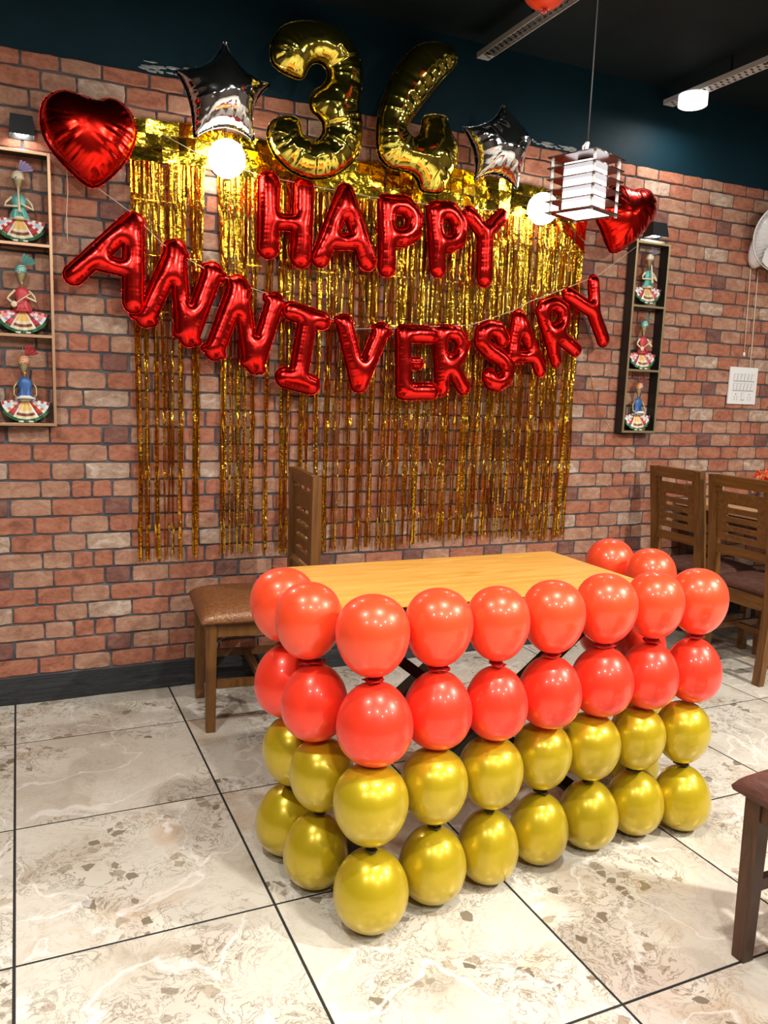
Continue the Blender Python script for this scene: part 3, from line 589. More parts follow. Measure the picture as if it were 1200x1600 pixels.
# ================================================================== FOIL FRINGE CURTAINS
CL = [0.489, 0.514, 0.557, 0.588, 0.604, 0.619, 0.645, 0.711, 0.829, 0.859, 0.874, 0.889, 0.92, 0.951, 1.01, 1.085, 1.106, 1.173, 1.194]
def top_z(x):
    pts = [(0.46, 2.285), (0.7, 2.296), (0.95, 2.283), (1.4, 2.261), (1.9, 2.295), (2.22, 2.281), (2.42, 2.27), (2.63, 2.16)]
    for i in range(len(pts)-1):
        if x <= pts[i+1][0]: k = (x-pts[i][0])/(pts[i+1][0]-pts[i][0]); return lerp(pts[i][1], pts[i+1][1], max(0, k))
    return pts[-1][1]
def curtain(x0, x1, label, clumps, bottom, seed, rows, gaps=()):
    rg = random.Random(seed)
    root = thing('foil_curtain', label, 'curtain', ((x0+x1)/2, -0.02, 2.25), 0, 'gold foil fringe curtains')
    ox, oy, oz = root.location
    # header sheet, folded into squares
    hd = sm(MB()); nx = int((x1-x0)/0.062); zs = [0, -0.052, -0.104, -0.155]; q = 5
    for j in range(len(zs)-1):
        for i in range(nx):
            xa = x0+(x1-x0)*i/nx; xb = x0+(x1-x0)*(i+1)/nx; tx = rg.uniform(-0.16, 0.16); tz_ = rg.uniform(-0.22, 0.22); y_ = -0.022+rg.uniform(-.002, .002)
            vs = []
            for a_ in range(q+1):
                for b_ in range(q+1):
                    X = lerp(xa+.0005, xb-.0005, a_/q); t0 = top_z(X); Z = t0+lerp(zs[j]-.0005, zs[j+1]+.0005, b_/q)
                    edge = 1 if 0 < a_ < q and 0 < b_ < q else 0.25
                    vs.append((X-ox, y_+tx*(X-(xa+xb)/2)+tz_*(Z-t0-(zs[j]+zs[j+1])/2)*0.7+rg.uniform(-.0013, .0013)*edge-oy, Z-oz))
            hd.add(vs, [(a_*(q+1)+b_, (a_+1)*(q+1)+b_, (a_+1)*(q+1)+b_+1, a_*(q+1)+b_+1) for a_ in range(q) for b_ in range(q)])
    hd.build('header_sheet', M['fringe_head'], root, fix=False)
    st = MB(); x = x0; W_ = 0.0095
    while x < x1:
        tz = top_z(x)-0.155; bz = bottom(x)+rg.uniform(-0.018, 0.015)
        near = min(clumps, key=lambda c: abs(c-x))
        pull = 0.78 if x < 1.22 else 0.42
        xb = lerp(x, near, pull)+rg.uniform(-0.006, 0.006)
        if any(g0 < x < g1 for g0, g1 in gaps) and rg.random() < 0.93: x += 0.0068; continue
        n = 52; ph = rg.uniform(0, 6.28); amp = rg.uniform(0.1, 0.5); a0 = rg.gauss(0, 0.75); yo = rg.uniform(-0.036, -0.010); fr = rg.uniform(0.6, 2.0); wk = rg.uniform(0.5, 1.15)
        verts = []
        for k in range(n+1):
            t_ = k/n; z = lerp(tz, bz, t_); xx = lerp(x, xb, min(1, t_*1.35)**0.8)+0.002*math.sin(ph+t_*11)
            an = (a0+amp*math.sin(ph+t_*fr*6.28))*(0.7+0.9*t_)+rg.uniform(-0.10, 0.10)
            for rz_ in rows:
                if abs(z-rz_) < 0.018: an += rg.uniform(-1.3, 1.3); 
            yy = yo+0.004*math.sin(ph*2+t_*17)-(0.005*rg.random() if any(abs(z-rz_) < 0.02 for rz_ in rows) else 0)
            ww = W_*wk*(1-0.25*t_); dx = math.cos(an)*ww/2; dy = math.sin(an)*ww/2; xx = min(max(xx, x0+.006), x1-.006)
            verts += [(xx-dx-ox, yy-dy-oy, z-oz), (xx+dx-ox, yy+dy-oy, z-oz)]
        st.add(verts, [(2*k, 2*k+1, 2*k+3, 2*k+2) for k in range(n)])
        x += rg.uniform(0.0040, 0.0064)
    o = st.build('foil_strips', M['fringe'], root, fix=False); o['kind'] = 'stuff'
    # horizontal fold lines where the strips still stick together
    fd = MB()
    for rz_ in rows[:3]:
        xx = x0
        while xx < x1:
            L_ = rg.uniform(0.02, 0.07)
            if not any(g0 < xx < g1 for g0, g1 in gaps): fd.box(xx-ox, xx+L_-ox, -0.036-oy, -0.033-oy, rz_-0.0018-oz+rg.uniform(-.003, .003), rz_+0.0012-oz)
            xx += L_+0.004
    o = fd.build('fold_crease', M['fringe'], root, fix=False); o['kind'] = 'stuff'
    return root
rows1 = [1.99, 1.785, 1.57, 1.355, 1.14, 0.925, 0.70]
rg = random.Random(5); cl2 = []; xx = 1.24
while xx < 2.66: cl2.append(xx); xx += rg.uniform(0.022, 0.062)
curtain(0.46, 1.53, 'gold foil fringe curtain, the left one, hanging in separate clumps', CL+cl2, lambda x: 0.575+0.01*math.sin(x*9), 11, rows1, gaps=((0.752, 0.80), (0.975, 0.992)))
curtain(1.54, 2.63, 'gold foil fringe curtain, the right one, dense and even', cl2, lambda x: 0.585+0.015*math.sin(x*7), 12, [q_+0.012 for q_ in rows1])

# ================================================================== DECORATED TABLE
tb = thing('dining_table', 'honey coloured wooden table ringed with balloons, black crossed legs', 'table', (1.265, -1.345, 0))
TX0, TX1, TY0, TY1 = -0.503, 0.492, -0.25, 0.262      # local
MB().box(TX0, TX1, TY0, TY1, 0.722, 0.75, None, 0.002).build('table_top', M['laminate'], tb)
e = MB(); 
for a in ((TX0-.002, TX0, TY0-.002, TY1+.002), (TX1, TX1+.002, TY0-.002, TY1+.002), (TX0, TX1, TY0-.002, TY0), (TX0, TX1, TY1, TY1+.002)): e.box(a[0], a[1], a[2], a[3], 0.7215, 0.7475)
e.build('edge_band', M['edge'], tb)
for yy in (-0.19, 0.20):
    MB().bar((-0.46, yy, 0.70), (0.42, yy, 0.02), 0.028, 0.055, up=(0, 1, 0)).build('leg', M['black_steel'], tb)
    MB().bar((0.42, yy+0.03, 0.70), (-0.46, yy+0.03, 0.02), 0.028, 0.055, up=(0, 1, 0)).build('leg', M['black_steel'], tb)
for xx in (-0.46, 0.42):
    MB().box(xx-0.025, xx+0.025, -0.22, 0.25, 0.0, 0.022, None, 0.003).build('foot_bar', M['black_steel'], tb)
    MB().box(xx-0.025, xx+0.025, -0.22, 0.25, 0.695, 0.722, None, 0.003).build('top_bar', M['black_steel'], tb)
MB().box(-0.05, -0.01, -0.2, 0.22, 0.34, 0.37, None, 0.003).build('cross_bar', M['black_steel'], tb)

# latex balloons: x, y, horizontal radius
ROWB = {
 'top': (0.716, 1, 'coral', [(0.680, -1.373, .088), (0.695, -1.536, .084), (0.800, -1.700, .088), (0.984, -1.687, .0855), (1.146, -1.705, .081), (1.326, -1.694, .084), (1.520, -1.672, .0855), (1.685, -1.684, .081), (1.845, -1.690, .083), (1.905, -1.23, .083), (1.925, -1.405, .081)]),
 'second': (0.505, -1, 'coral_deep', [(0.690, -1.382, .087), (0.712, -1.550, .085), (0.803, -1.722, .092), (0.987, -1.698, .0865), (1.153, -1.709, .081), (1.334, -1.691, .0855), (1.526, -1.672, .088), (1.692, -1.679, .083), (1.856, -1.686, .081), (1.86, -1.27, .08), (1.875, -1.44, .08)]),
 'third': (0.310, 1, 'gold', [(0.706, -1.405, .084), (0.730, -1.562, .082), (0.790, -1.745, .090), (0.977, -1.716, .085), (1.152, -1.705, .084), (1.340, -1.668, .081), (1.506, -1.668, .0845), (1.678, -1.668, .080), (1.838, -1.686, .079), (1.87, -1.27, .08), (1.88, -1.44, .08)]),
 'bottom': (0.1000, -1, 'gold', [(0.700, -1.385, .089), (0.722, -1.556, .084), (0.790, -1.763, .091), (0.980, -1.722, .0865), (1.157, -1.704, .081), (1.340, -1.678, .081), (1.521, -1.665, .085), (1.702, -1.656, .085), (1.857, -1.689, .084), (1.86, -1.27, .08), (1.88, -1.45, .08)])}
WHERE = ['back of the left side', 'middle of the left side', 'at the near left corner', 'front side, second from the left corner', 'front side, third from the left corner',
         'front side, fourth from the left corner', 'front side, fifth from the left corner', 'front side, sixth from the left corner', 'right end of the front side', 'farthest back on the right side', 'right side, just behind the corner']
def balloon_mesh(H, R, material, nm='balloon'):
    prof = []; n = 26
    for i in range(n+1):
        th = PI*i/n; z = math.cos(th); s = math.sin(th)
        rr = (max(s, 0.0)**0.93)*(1+0.085*z-0.01*(1-z*z))
        if z < -0.90: rr = max(rr*(0.97), 0.0)
        prof.append((max(R*rr*1.02, 0.0005), H*z))
    prof[0] = (0.0003, H); prof[-1] = (0.006, -H*0.998)
    mb = sm(MB()).lathe(prof, 40); me = mb
    return mb
def knot_geo():
    mb = sm(MB()); mb.lathe([(0.007, 0.006), (0.0045, 0.0), (0.006, -0.004), (0.011, -0.006), (0.014, -0.008), (0.0135, -0.0095), (0.006, -0.0085), (0.002, -0.006)], 14)
    # frilled lip
    pts = []
    for k in range(24):
        a = 2*PI*k/24; pts.append((0.0145*math.cos(a), 0.0145*math.sin(a), -0.0085+0.0022*math.sin(3*a)))
    mb.tube(pts, 0.0016, 5, closed=True); return mb
protos = {}
COLW = {'coral': 'coral', 'coral_deep': 'deep coral red', 'gold': 'pearl gold'}
for rn, (z, up, mk, lst) in ROWB.items():
    for i, (x, y, R) in enumerate(lst):
        H = {'top': .0985, 'second': .0985, 'third': .0965, 'bottom': .1035}[rn]*(R/.0845)**0.35
        if rn == 'bottom': H = 0.0992
        key = (mk, )
        if key not in protos:
            protos[key] = (balloon_mesh(1.0, 1.0, M[mk]).build('balloon', M[mk]).data, knot_geo().build('knot', M['knot_red' if 'coral' in mk else 'knot_gold']).data)
            for o in list(COL.objects):
                if o.data in protos[key]: bpy.data.objects.remove(o)
        root = thing('round_balloon', '%s balloon, %s row, %s' % (COLW[mk], rn, WHERE[i]), 'balloon', (x, y, z), rnd.uniform(0, 6.28), '%s balloons of the %s row' % (COLW[mk], rn),
                     rot=(rnd.uniform(-.05, .05)+(PI if up < 0 else 0), rnd.uniform(-.05, .05), rnd.uniform(0, 6.28)))
        b = link(bpy.data.objects.new('balloon_skin', protos[key][0]), root); b.scale = (R, R, H)
        k = link(bpy.data.objects.new('knot', protos[key][1]), root); k.location = (0, 0, -H*0.985); k.scale = (1.75, 1.2, 1.1) if 'coral' in mk else (1.15, 0.9, 0.95)
# balloon against the ceiling
root = thing('round_balloon', 'orange red balloon resting against the dark ceiling', 'balloon', (1.775, -0.81, 2.742), 0)
b = link(bpy.data.objects.new('balloon_skin', protos[('coral',)][0]), root); b.scale = (.094, .094, .105)
k = link(bpy.data.objects.new('knot', protos[('coral',)][1]), root); k.location = (0, 0, -.1035)

# ================================================================== CHAIRS
def rail_loops(wd, ht, slots):
    return [[(-wd/2, -ht/2), (wd/2, -ht/2), (wd/2, ht/2), (-wd/2, ht/2)]]+slots
def dining_chair(label, loc, rz, W=0.37, D=0.40, SH=0.46, TOP=0.95, seatmat='brocade', rake=0.05, group=None, back=True, wood_='teak', woodh='teak_h', over=0.02, backH=(0.63, 0.895)):
    """faces local +Y; origin on the floor under the seat centre"""
    t_ = thing('dining_chair', label, 'chair', loc, rz, group)
    w2, d2 = W/2, D/2; lw = 0.042; A = SH-0.06
    for sx in (-1, 1):
        MB().bar((sx*(w2-lw/2), d2-lw/2, A+0.01), (sx*(w2-lw/2-0.003), d2-lw/2, 0), lw, lw, 0.003, taper=0.82).build('leg', M[wood_], t_)
        # rear leg runs up as back post
        mb = MB(); x = sx*(w2-lw/2)
        secs = [(-d2+0.0, 0, 0.032), (-d2+lw/2, 0.30, 0.04), (-d2+lw/2, SH, 0.042), (-d2+lw/2-rake*0.4, SH+0.22, 0.038), (-d2+lw/2-rake, TOP if back else SH, 0.034)]
        if not back: secs = secs[:3]
        vs = []; 
        for (yy, zz, s_) in secs: vs += [(x-lw/2, yy-s_/2, zz), (x+lw/2, yy-s_/2, zz), (x+lw/2, yy+s_/2, zz), (x-lw/2, yy+s_/2, zz)]
        fs = [(3, 2, 1, 0), tuple(range(len(vs)-4, len(vs)))]
        for k in range(len(secs)-1):
            for q_ in range(4): fs.append((4*k+q_, 4*k+(q_+1) % 4, 4*k+4+(q_+1) % 4, 4*k+4+q_))
        mb.add(vs, fs).build('leg', M[wood_], t_)
        MB().box(x-0.011, x+0.011, -d2+lw, d2-lw, A-0.055, A+0.005).build('side_rail', M[wood_], t_)
        MB().box(x-0.010, x+0.010, -d2+lw, d2-lw, 0.17, 0.20).build('stretcher', M[wood_], t_)
    MB().box(-w2+lw, w2-lw, d2-lw+0.006, d2-0.008, A-0.055, A+0.005).build('front_rail', M[woodh], t_)
    MB().box(-w2+lw, w2-lw, -d2+0.01, -d2+0.032, A-0.055, A+0.005).build('rear_rail', M[woodh], t_)
    MB().box(-w2+lw, w2-lw, -0.012, 0.012, 0.172, 0.198).build('stretcher', M[woodh], t_)
    # padded seat with a soft rounded edge
    s = sm(MB()); nx = 14; ny = 14; x0, x1, y0_, y1 = -w2-over, w2+over, -d2+0.045, d2+over
    vs = []; fs = []
    def prof(i, n):
        k = abs(2*i/n-1); return k
    for i in range(nx+1):
        for j in range(ny+1):
            a = -math.cos(PI*i/nx); b = -math.cos(PI*j/ny)
            e_ = max(0, 1-abs(a)**5)**0.4*max(0, 1-abs(b)**5)**0.4
            vs.append((lerp(x0, x1, (a+1)/2), lerp(y0_, y1, (b+1)/2), A+0.012+0.048*e_+0.006*(1-a*a)*(1-b*b)))
    for i in range(nx):
        for j in range(ny): fs.append((i*(ny+1)+j, (i+1)*(ny+1)+j, (i+1)*(ny+1)+j+1, i*(ny+1)+j+1))
    per = [i*(ny+1) for i in range(nx+1)]+[nx*(ny+1)+j for j in range(1, ny+1)]+[i*(ny+1)+ny for i in range(nx-1, -1, -1)]+[j for j in range(ny-1, 0, -1)]
    base = len(vs)
    for p_ in per: vs.append((vs[p_][0]*0.985, vs[p_][1]*0.985, A+0.002))
    for k in range(len(per)): fs.append((per[k], per[(k+1) % len(per)], base+(k+1) % len(per), base+k))
    fs.append(tuple(range(base, base+len(per))))
    s.add(vs, fs).build('seat', M[seatmat], t_)
    if back:
        iw = W-2*lw; yb = lambda z: -d2+lw/2-rake*max(0, (z-SH))/(TOP-SH)
        MB().box(-w2+lw-.002, w2-lw+.002, yb(TOP)-0.012, yb(TOP)+0.014, TOP-0.052, TOP+0.003, None, 0.003).build('top_rail', M[woodh], t_)
        MB().box(-w2+lw-.002, w2-lw+.002, yb(0.6)-0.012, yb(0.6)+0.012, backH[0]-0.06, backH[0]-0.018, None, 0.003).build('lower_rail', M[woodh], t_)
        ph = (TOP-0.075)-backH[0]-0.008; pc = (TOP-0.075+backH[0]+0.008)/2
        sl = [stadium((-0.01 if k == 0 else 0.0)*0, ph*0.22-k*ph*0.185, iw*0.62, 0.0195) for k in range(4)]
        pn = flat_shape('back_panel', rail_loops(iw-0.012, ph, sl), 0.014, M[wood_], t_)
        pn.location = (0, yb(pc), pc); pn.rotation_euler = (PI/2+math.atan(rake/(TOP-SH)), 0, 0)
        for sx in (-1, 1): # short pegs that carry the panel
            MB().box(sx*(iw/2-0.012)-0.01, sx*(iw/2-0.012)+0.01, yb(TOP-.06)-0.008, yb(TOP-.06)+0.008, TOP-0.08, TOP-0.05).build('peg', M[wood_], t_)
    return t_
dining_chair('wooden dining chair with gold patterned brown seat, behind the table by the brick wall', (0.878, -0.365, 0), math.radians(85.0), W=0.40, D=0.43, SH=0.485, TOP=0.965, rake=0.0, backH=(0.60, 0.9))
dining_chair('slotted back wooden chair seen from behind, nearer to the brick wall', (3.34, -0.285, 0), -PI/2, W=0.350, D=0.40, rake=0.06, seatmat='velvet', group='slotted back chairs at the far table')
dining_chair('slotted back wooden chair seen from behind, cut by the right picture edge', (3.335, -0.705, 0), -PI/2, W=0.380, D=0.40, rake=0.06, seatmat='velvet', group='slotted back chairs at the far table')
dining_chair('dark wooden chair with brown velvet seat in the near right corner', (1.745, -2.365, 0), PI/2, W=0.40, D=0.40, SH=0.47, seatmat='velvet', rake=0.05, wood_='darkwood', woodh='darkwood', over=0.022)

# far table with bouquet
ft = thing('dining_table', 'tan topped table behind the two slotted back chairs at right', 'table', (3.95, -0.56, 0))
MB().box(-0.58, 0.60, -0.50, 0.535, 0.72, 0.75, None, 0.002).build('table_top', M['tan_top'], ft)
MB().box(-0.54, 0.56, -0.46, 0.525, 0.64, 0.72).build('apron', M['darkwood'], ft)
for sx, sy in ((-.5, -.42), (.52, -.42), (-.5, .50), (.52, .50)): MB().box(sx-0.03, sx+0.03, sy-0.03, sy+0.03, 0, 0.64, None, 0.003).build('leg', M['darkwood'], ft)
for k, yy in enumerate((-0.285, -0.73)):
    dining_chair('wooden chair on the far side of the far table, %s' % ('by the wall' if k == 0 else 'away from the wall'), (4.86, yy, 0), PI/2, W=0.36, D=0.40, rake=0.06, seatmat='velvet', group='chairs on the far side of the far table')
M['petal_o'] = mat('petal_orange', (0.85, 0.13, 0.02), 0.6); M['petal_y'] = mat('petal_yellow', (0.85, 0.45, 0.12), 0.6); M['leaf'] = mat('stem_green', (0.05, 0.12, 0.03), 0.6)
fb = thing('flower_bunch', 'bunch of orange and red paper flowers on the far table', 'flowers', (3.60, -0.385, 0.75))
sm(MB()).lathe([(0.0, 0.0), (0.03, 0.0), (0.034, 0.02), (0.026, 0.06), (0.022, 0.075), (0.024, 0.085), (0.018, 0.085), (0.018, 0.03), (0.0, 0.03)], 20).build('vase', M['darkwood'], fb)
rg = random.Random(3)
for hx, hy, hz, rr, mk in ((0.0, 0, 0.17, 0.047, 'petal_o'), (0.045, -0.035, 0.165, 0.035, 'petal_y'), (-0.055, 0.02, 0.10, 0.032, 'petal_y'), (-0.012, 0.045, 0.12, 0.04, 'petal_o'), (0.06, 0.03, 0.14, 0.035, 'petal_o')):
    h_ = MB()
    for k in range(70):
        d = Vector((rg.gauss(0, 1), rg.gauss(0, 1), rg.gauss(0.35, 0.9))).normalized(); s_ = d.orthogonal().normalized()*0.004
        a = d*rr*0.25; b = d*rr*0.7+Vector((0, 0, .003)); c = d*rr*rg.uniform(0.85, 1.15)-Vector((0, 0, .004)); C0 = Vector((hx, hy, hz))
        h_.add([C0+a-s_*.5, C0+a+s_*.5, C0+b+s_, C0+b-s_, C0+c], [(0, 1, 2, 3), (3, 2, 4)])
    h_.build('flower_head', M[mk], fb)
    sm(MB()).tube([(0, 0, 0.05), (hx*.5, hy*.5, 0.09), (hx, hy, hz-rr*.2)], 0.002, 5).build('stem', M['leaf'], fb)
sg = flat_shape('table_sign', [[(-.02, -.02), (.025, -.02), (.035, -.02), (.052, -.035), (.062, -.012), (.075, -.035), (.13, -.035), (.13, .02), (-.02, .02)]], 0.02, M['white_plastic'])
sg.location = (3.42, -0.60, 0.79); sg.rotation_euler = (PI/2, 0, -PI/2+0.15)
tag(sg, 'white cut out sign standing on the far table behind the nearest chair back', 'sign')

# ================================================================== FIGURINE FRAMES
def shadow_frame(label, xc, z0, z1, W, divs, trim):
    t_ = thing('shadow_frame', label, 'frame', (xc, 0, z0)); H = z1-z0; D0, D1 = -0.070, -0.008; b = 0.010
    def part(nm, x0, x1, za, zb):
        MB().box(x0, x1, D0+.003, D1, za, zb).build('board', M['frame_black'], t_)
        MB().box(x0-.0005, x1+.0005, D0-.002, D0+.003, za-.0005, zb+.0005, None, .001).build('edge_trim', trim, t_)
    part('s', -W/2, -W/2+b, 0, H); part('s', W/2-b, W/2, 0, H)
    part('t', -W/2+b, W/2-b, 0, b); part('t', -W/2+b, W/2-b, H-b, H)
    for dz in divs: part('d', -W/2+b, W/2-b, dz-z0-b/2, dz-z0+b/2)
    return t_
shadow_frame('tall copper edged black frame of three figurines at the left picture edge', 0.068, 1.114, 2.100, 0.222, (1.447, 1.774), M['bronze_trim'])
shadow_frame('tall brass edged black frame of three figurines on the right of the wall', 3.024, 1.118, 2.085, 0.222, (1.441, 1.766), M['brass_trim'])
C = {k: mat('paint_'+k, v, 0.45, mt) for k, (v, mt) in dict(
    turq=((0.12, 0.42, 0.38), 0.2), cream=((0.72, 0.62, 0.42), 0), yellow=((0.72, 0.47, 0.14), 0), red=((0.50, 0.04, 0.05), 0.1), pink=((0.78, 0.32, 0.30), 0), blue=((0.04, 0.12, 0.34), 0.2),
    green=((0.02, 0.12, 0.04), 0.1), white=((0.75, 0.73, 0.68), 0), brown=((0.18, 0.05, 0.02), 0), bronze=((0.38, 0.30, 0.16), 0.7), lilac=((0.36, 0.30, 0.55), 0), paleblue=((0.45, 0.58, 0.68), 0), black=((0.01, 0.01, 0.01), 0), orange=((0.62, 0.22, 0.06), 0)).items()}
def musician(label, x, z, var, k=1.0):
    t_ = thing('musician_figurine', label, 'figurine', (x, -0.036, z-0.0225*k), 0, 'painted metal musician figurines')
    col = {'flute': ('turq', 'cream', 'lilac', 'paleblue', 'red'), 'lute': ('red', 'turq', 'turq', 'pink', 'lilac'), 'pray': ('blue', 'orange', 'red', 'paleblue', 'orange')}[var]
    S = lambda p_: (p_[0]*k, p_[1]*k, p_[2]*k)
    # skirt: fan of pleats around the waist, bulging forward
    mats = ['yellow', 'white', col[3], 'red', 'brown', 'cream', 'green', col[4], 'black']
    sk = MB(); WZ = 0.105; nA = 32; nR = 8
    def P_(i, j, out=0.0):
        th = math.radians(-84+168*i/nA); ro = j/nR
        a = 0.088*ro+0.012*(1-ro); bb_ = 0.078*ro
        pleat = 0.0035*math.cos(i*PI*2/4)*ro
        return (math.sin(th)*a, -0.004-0.022*math.sin(min(1, ro*1.15)*PI/2)*math.cos(th*0.8)-pleat-out, WZ-math.cos(th)*bb_*(0.98)-0.004*ro)
    for i in range(nA):
        for j in range(nR):
            th = -84+168*(i+.5)/nA; at = abs(th)
            if j >= 7: m_ = 'green' if at < 58 else 'black'
            elif at < 26: m_ = 'yellow' if j < 4 else ('cream' if j == 4 else ('brown' if j == 5 else 'cream'))
            elif at < 34: m_ = 'white'
            elif at < 46: m_ = 'red' if j % 3 else 'brown'
            elif at < 58: m_ = col[4] if j % 2 else 'white'
            elif at < 72: m_ = col[3] if j % 3 else 'white'
            else: m_ = 'pink' if j % 2 else 'red'
            sk.cur = mats.index(m_) if m_ in mats else 1
            sk.add([S(P_(i, j)), S(P_(i+1, j)), S(P_(i+1, j+1)), S(P_(i, j+1))], [(0, 1, 2, 3)])
    # back side closes the skirt
    sk.cur = 8; rim = [S(P_(i, nR)) for i in range(nA+1)]
    sk.add(rim+[S((0, 0.004, WZ))]+[(p_[0], 0.006*k, p_[2]) for p_ in rim], [(i, i+1, nA+2+i+1, nA+2+i) for i in range(nA)]+[(nA+2+i, nA+2+i+1, nA+1) for i in range(nA)])
    sk_o = sk.build('skirt', [C[m_] for m_ in mats], t_)
    bd = sm(MB())
    for i in range(0, nA+1): 
        p_ = P_(i, 6.9, .001); bd.lathe([(0.0001, -.0016*k), (.0017*k, 0), (.0001, .0016*k)], 5, Matrix.Translation(S(p_)))
        if i % 2 == 0:
            q_ = P_(i, 4.5, .001); bd.lathe([(0.0001, -.0012*k), (.0013*k, 0), (.0001, .0012*k)], 5, Matrix.Translation(S(q_)))
    o = bd.build('beads', C['white'], sk_o); o['kind'] = 'stuff'
    for sx in (-1, 1): sm(MB()).tube([S((sx*0.008, -0.028, 0.027)), S((sx*0.024, -0.03, 0.0275))], [0.004*k, 0.0025*k], 8).build('foot', C['white'], t_)
    # jacket
    T_ = Matrix.Translation((0, -0.012*k, 0))
    wide = 0.030 if var != 'pray' else 0.028
    sm(MB()).lathe([(wide*k, 0.100*k), ((wide-.003)*k, 0.113*k), (0.019*k, 0.135*k), (0.024*k, 0.158*k), (0.019*k, 0.172*k), (0.006*k, 0.182*k)], 20, T_, sy=0.5).build('jacket', C[col[0]], t_)
    for sx in (-1, 1): MB().add([S((sx*.010, -.022, .15)), S((sx*.031, -.018, .105)), S((sx*.018, -.030, .098)), S((sx*.004, -.028, .12))], [(0, 1, 2, 3)]).build('jacket_flap', C[col[0]], t_)
    sm(MB()).lathe([(0.0295*k, 0.098*k), (0.031*k, 0.102*k), (0.0295*k, 0.107*k)], 20, T_, sy=0.55).build('sash', C['cream' if var == 'flute' else ('red' if var == 'lute' else 'white')], t_)
    sm(MB()).lathe([(0.005*k, 0.178*k), (0.0045*k, 0.19*k), (0.008*k, 0.197*k)], 12, T_).build('neck', C['bronze'], t_)
    hm = Matrix.Translation((-0.002*k, -0.014*k, 0))
    sm(MB()).lathe([(0.0005, 0.190*k), (0.006*k, 0.195*k), (0.0125*k, 0.208*k), (0.0175*k, 0.222*k), (0.0182*k, 0.230*k), (0.016*k, 0.238*k), (0.0005, 0.243*k)], 20, hm, sy=0.75).build('head', C['bronze'], t_)
    tu = sm(MB()).lathe([(0.0190*k, 0.226*k), (0.0200*k, 0.232*k), (0.0175*k, 0.243*k), (0.010*k, 0.252*k), (0.0005, 0.256*k)], 20, hm, sy=0.82).build('turban', C[col[1]], t_)
    for sx, zz in ((-1, 0.2275), ):
        e_ = sm(MB()); e_.lathe([(0.0001, .003*k), (.005*k, .001*k), (.005*k, -.001*k), (.0001, -.002*k)], 12, Matrix.Translation((-0.008*k, -0.0285*k, zz*k)) @ Matrix.Rotation(PI/2, 4, 'X')); ey = e_.build('eye', C['white'], t_)
        e_ = sm(MB()); e_.lathe([(0.0001, .002*k), (.0024*k, .001*k), (.0001, -.001*k)], 10, Matrix.Translation((-0.008*k, -0.0318*k, zz*k)) @ Matrix.Rotation(PI/2, 4, 'X')); e_.build('pupil', C['black'], ey)
    wrap = sm(MB())
    for q_ in (0, 1, 2): wrap.tube([S((-0.021+.002*q_, -0.020, 0.226+.007*q_)), S((-.004, -0.033+.002*q_, 0.232+.008*q_)), S((0.0165-.002*q_, -0.022, 0.240+.005*q_))], 0.0013*k, 5)
    wrap.build('turban_cord', C['white'], tu)
    pl = MB()
    for q_ in range(5):
        a = math.radians(8+q_*14); a2 = a+math.radians(12); c0 = (0.0, -0.012, 0.250); L0, L1 = 0.008, 0.045
        pl.add([S((c0[0]+math.sin(a)*L0, c0[1]-.002*(q_ % 2), c0[2]+math.cos(a)*L0)), S((c0[0]+math.sin(a2)*L0, c0[1]+.002, c0[2]+math.cos(a2)*L0)),
                S((c0[0]+math.sin(a2)*L1, c0[1]+.003, c0[2]+math.cos(a2)*L1*.85)), S((c0[0]+math.sin(a)*L1, c0[1]-.005, c0[2]+math.cos(a)*L1*.85)), S((c0[0]+math.sin((a+a2)/2)*L1*1.12, c0[1], c0[2]+math.cos((a+a2)/2)*L1*.95))], [(0, 1, 2, 3), (3, 2, 4)])
    pl.build('turban_plume', C[col[2]], tu)
    sm(MB()).tube([S((-.002, -.012, .25)), S((-.004, -.013, .288))], [.0015*k, .0006*k], 6).build('turban_pin', C['bronze'], tu)
    def arm(pts): sm(MB()).tube([S(p_) for p_ in pts], [0.0042*k, 0.0038*k, 0.0036*k, 0.003*k, 0.0034*k][:len(pts)], 8).build('arm', C['cream'] if var != 'pray' else C['bronze'], t_)
    if var == 'flute':
        arm([(-.022, -.014, .168), (-.040, -.018, .150), (-.044, -.024, .136), (-.020, -.034, .136), (-.004, -.038, .137)])
        arm([(.022, -.014, .168), (.038, -.018, .150), (.042, -.024, .132), (.020, -.034, .140), (.004, -.038, .147)])
        sm(MB()).tube([S((-.002, -.030, .202)), S((-.001, -.038, .150)), S((0, -.041, .128)), S((0, -.042, .118))], [.0028*k, .0034*k, .0045*k, .0085*k], 12).build('flute', C['cream'], t_)
    elif var == 'lute':
        arm([(-.022, -.014, .168), (-.040, -.020, .148), (-.046, -.028, .138), (-.026, -.038, .120)])
        arm([(.022, -.014, .168), (.038, -.020, .150), (.042, -.028, .134), (.012, -.038, .146)])
        sm(MB()).tube([S((-.028, -.040, .118)), S((.026, -.040, .158))], [.0022*k, .0016*k], 8).build('lute_neck', C['cream'], t_)
        sm(MB()).lathe([(0.0002, .004*k), (.009*k, .002*k), (.011*k, -.001*k), (.0002, -.004*k)], 16, Matrix.Translation(S((-.026, -.040, .120))) @ Matrix.Rotation(PI/2, 4, 'X')).build('lute_bowl', C['cream'], t_)
    else:
        for sx in (-1, 1): arm([(sx*.022, -.014, .168), (sx*.035, -.016, .145), (sx*.036, -.022, .118), (sx*.020, -.034, .106), (sx*.006, -.038, .107)])
        sm(MB()).tube([S((-.032, -.032, .106)), S((-.012, -.040, .112)), S((.012, -.040, .112)), S((.032, -.032, .106))], [.003*k, .006*k, .006*k, .003*k], 8).build('drum', C['white'], t_)
    return t_
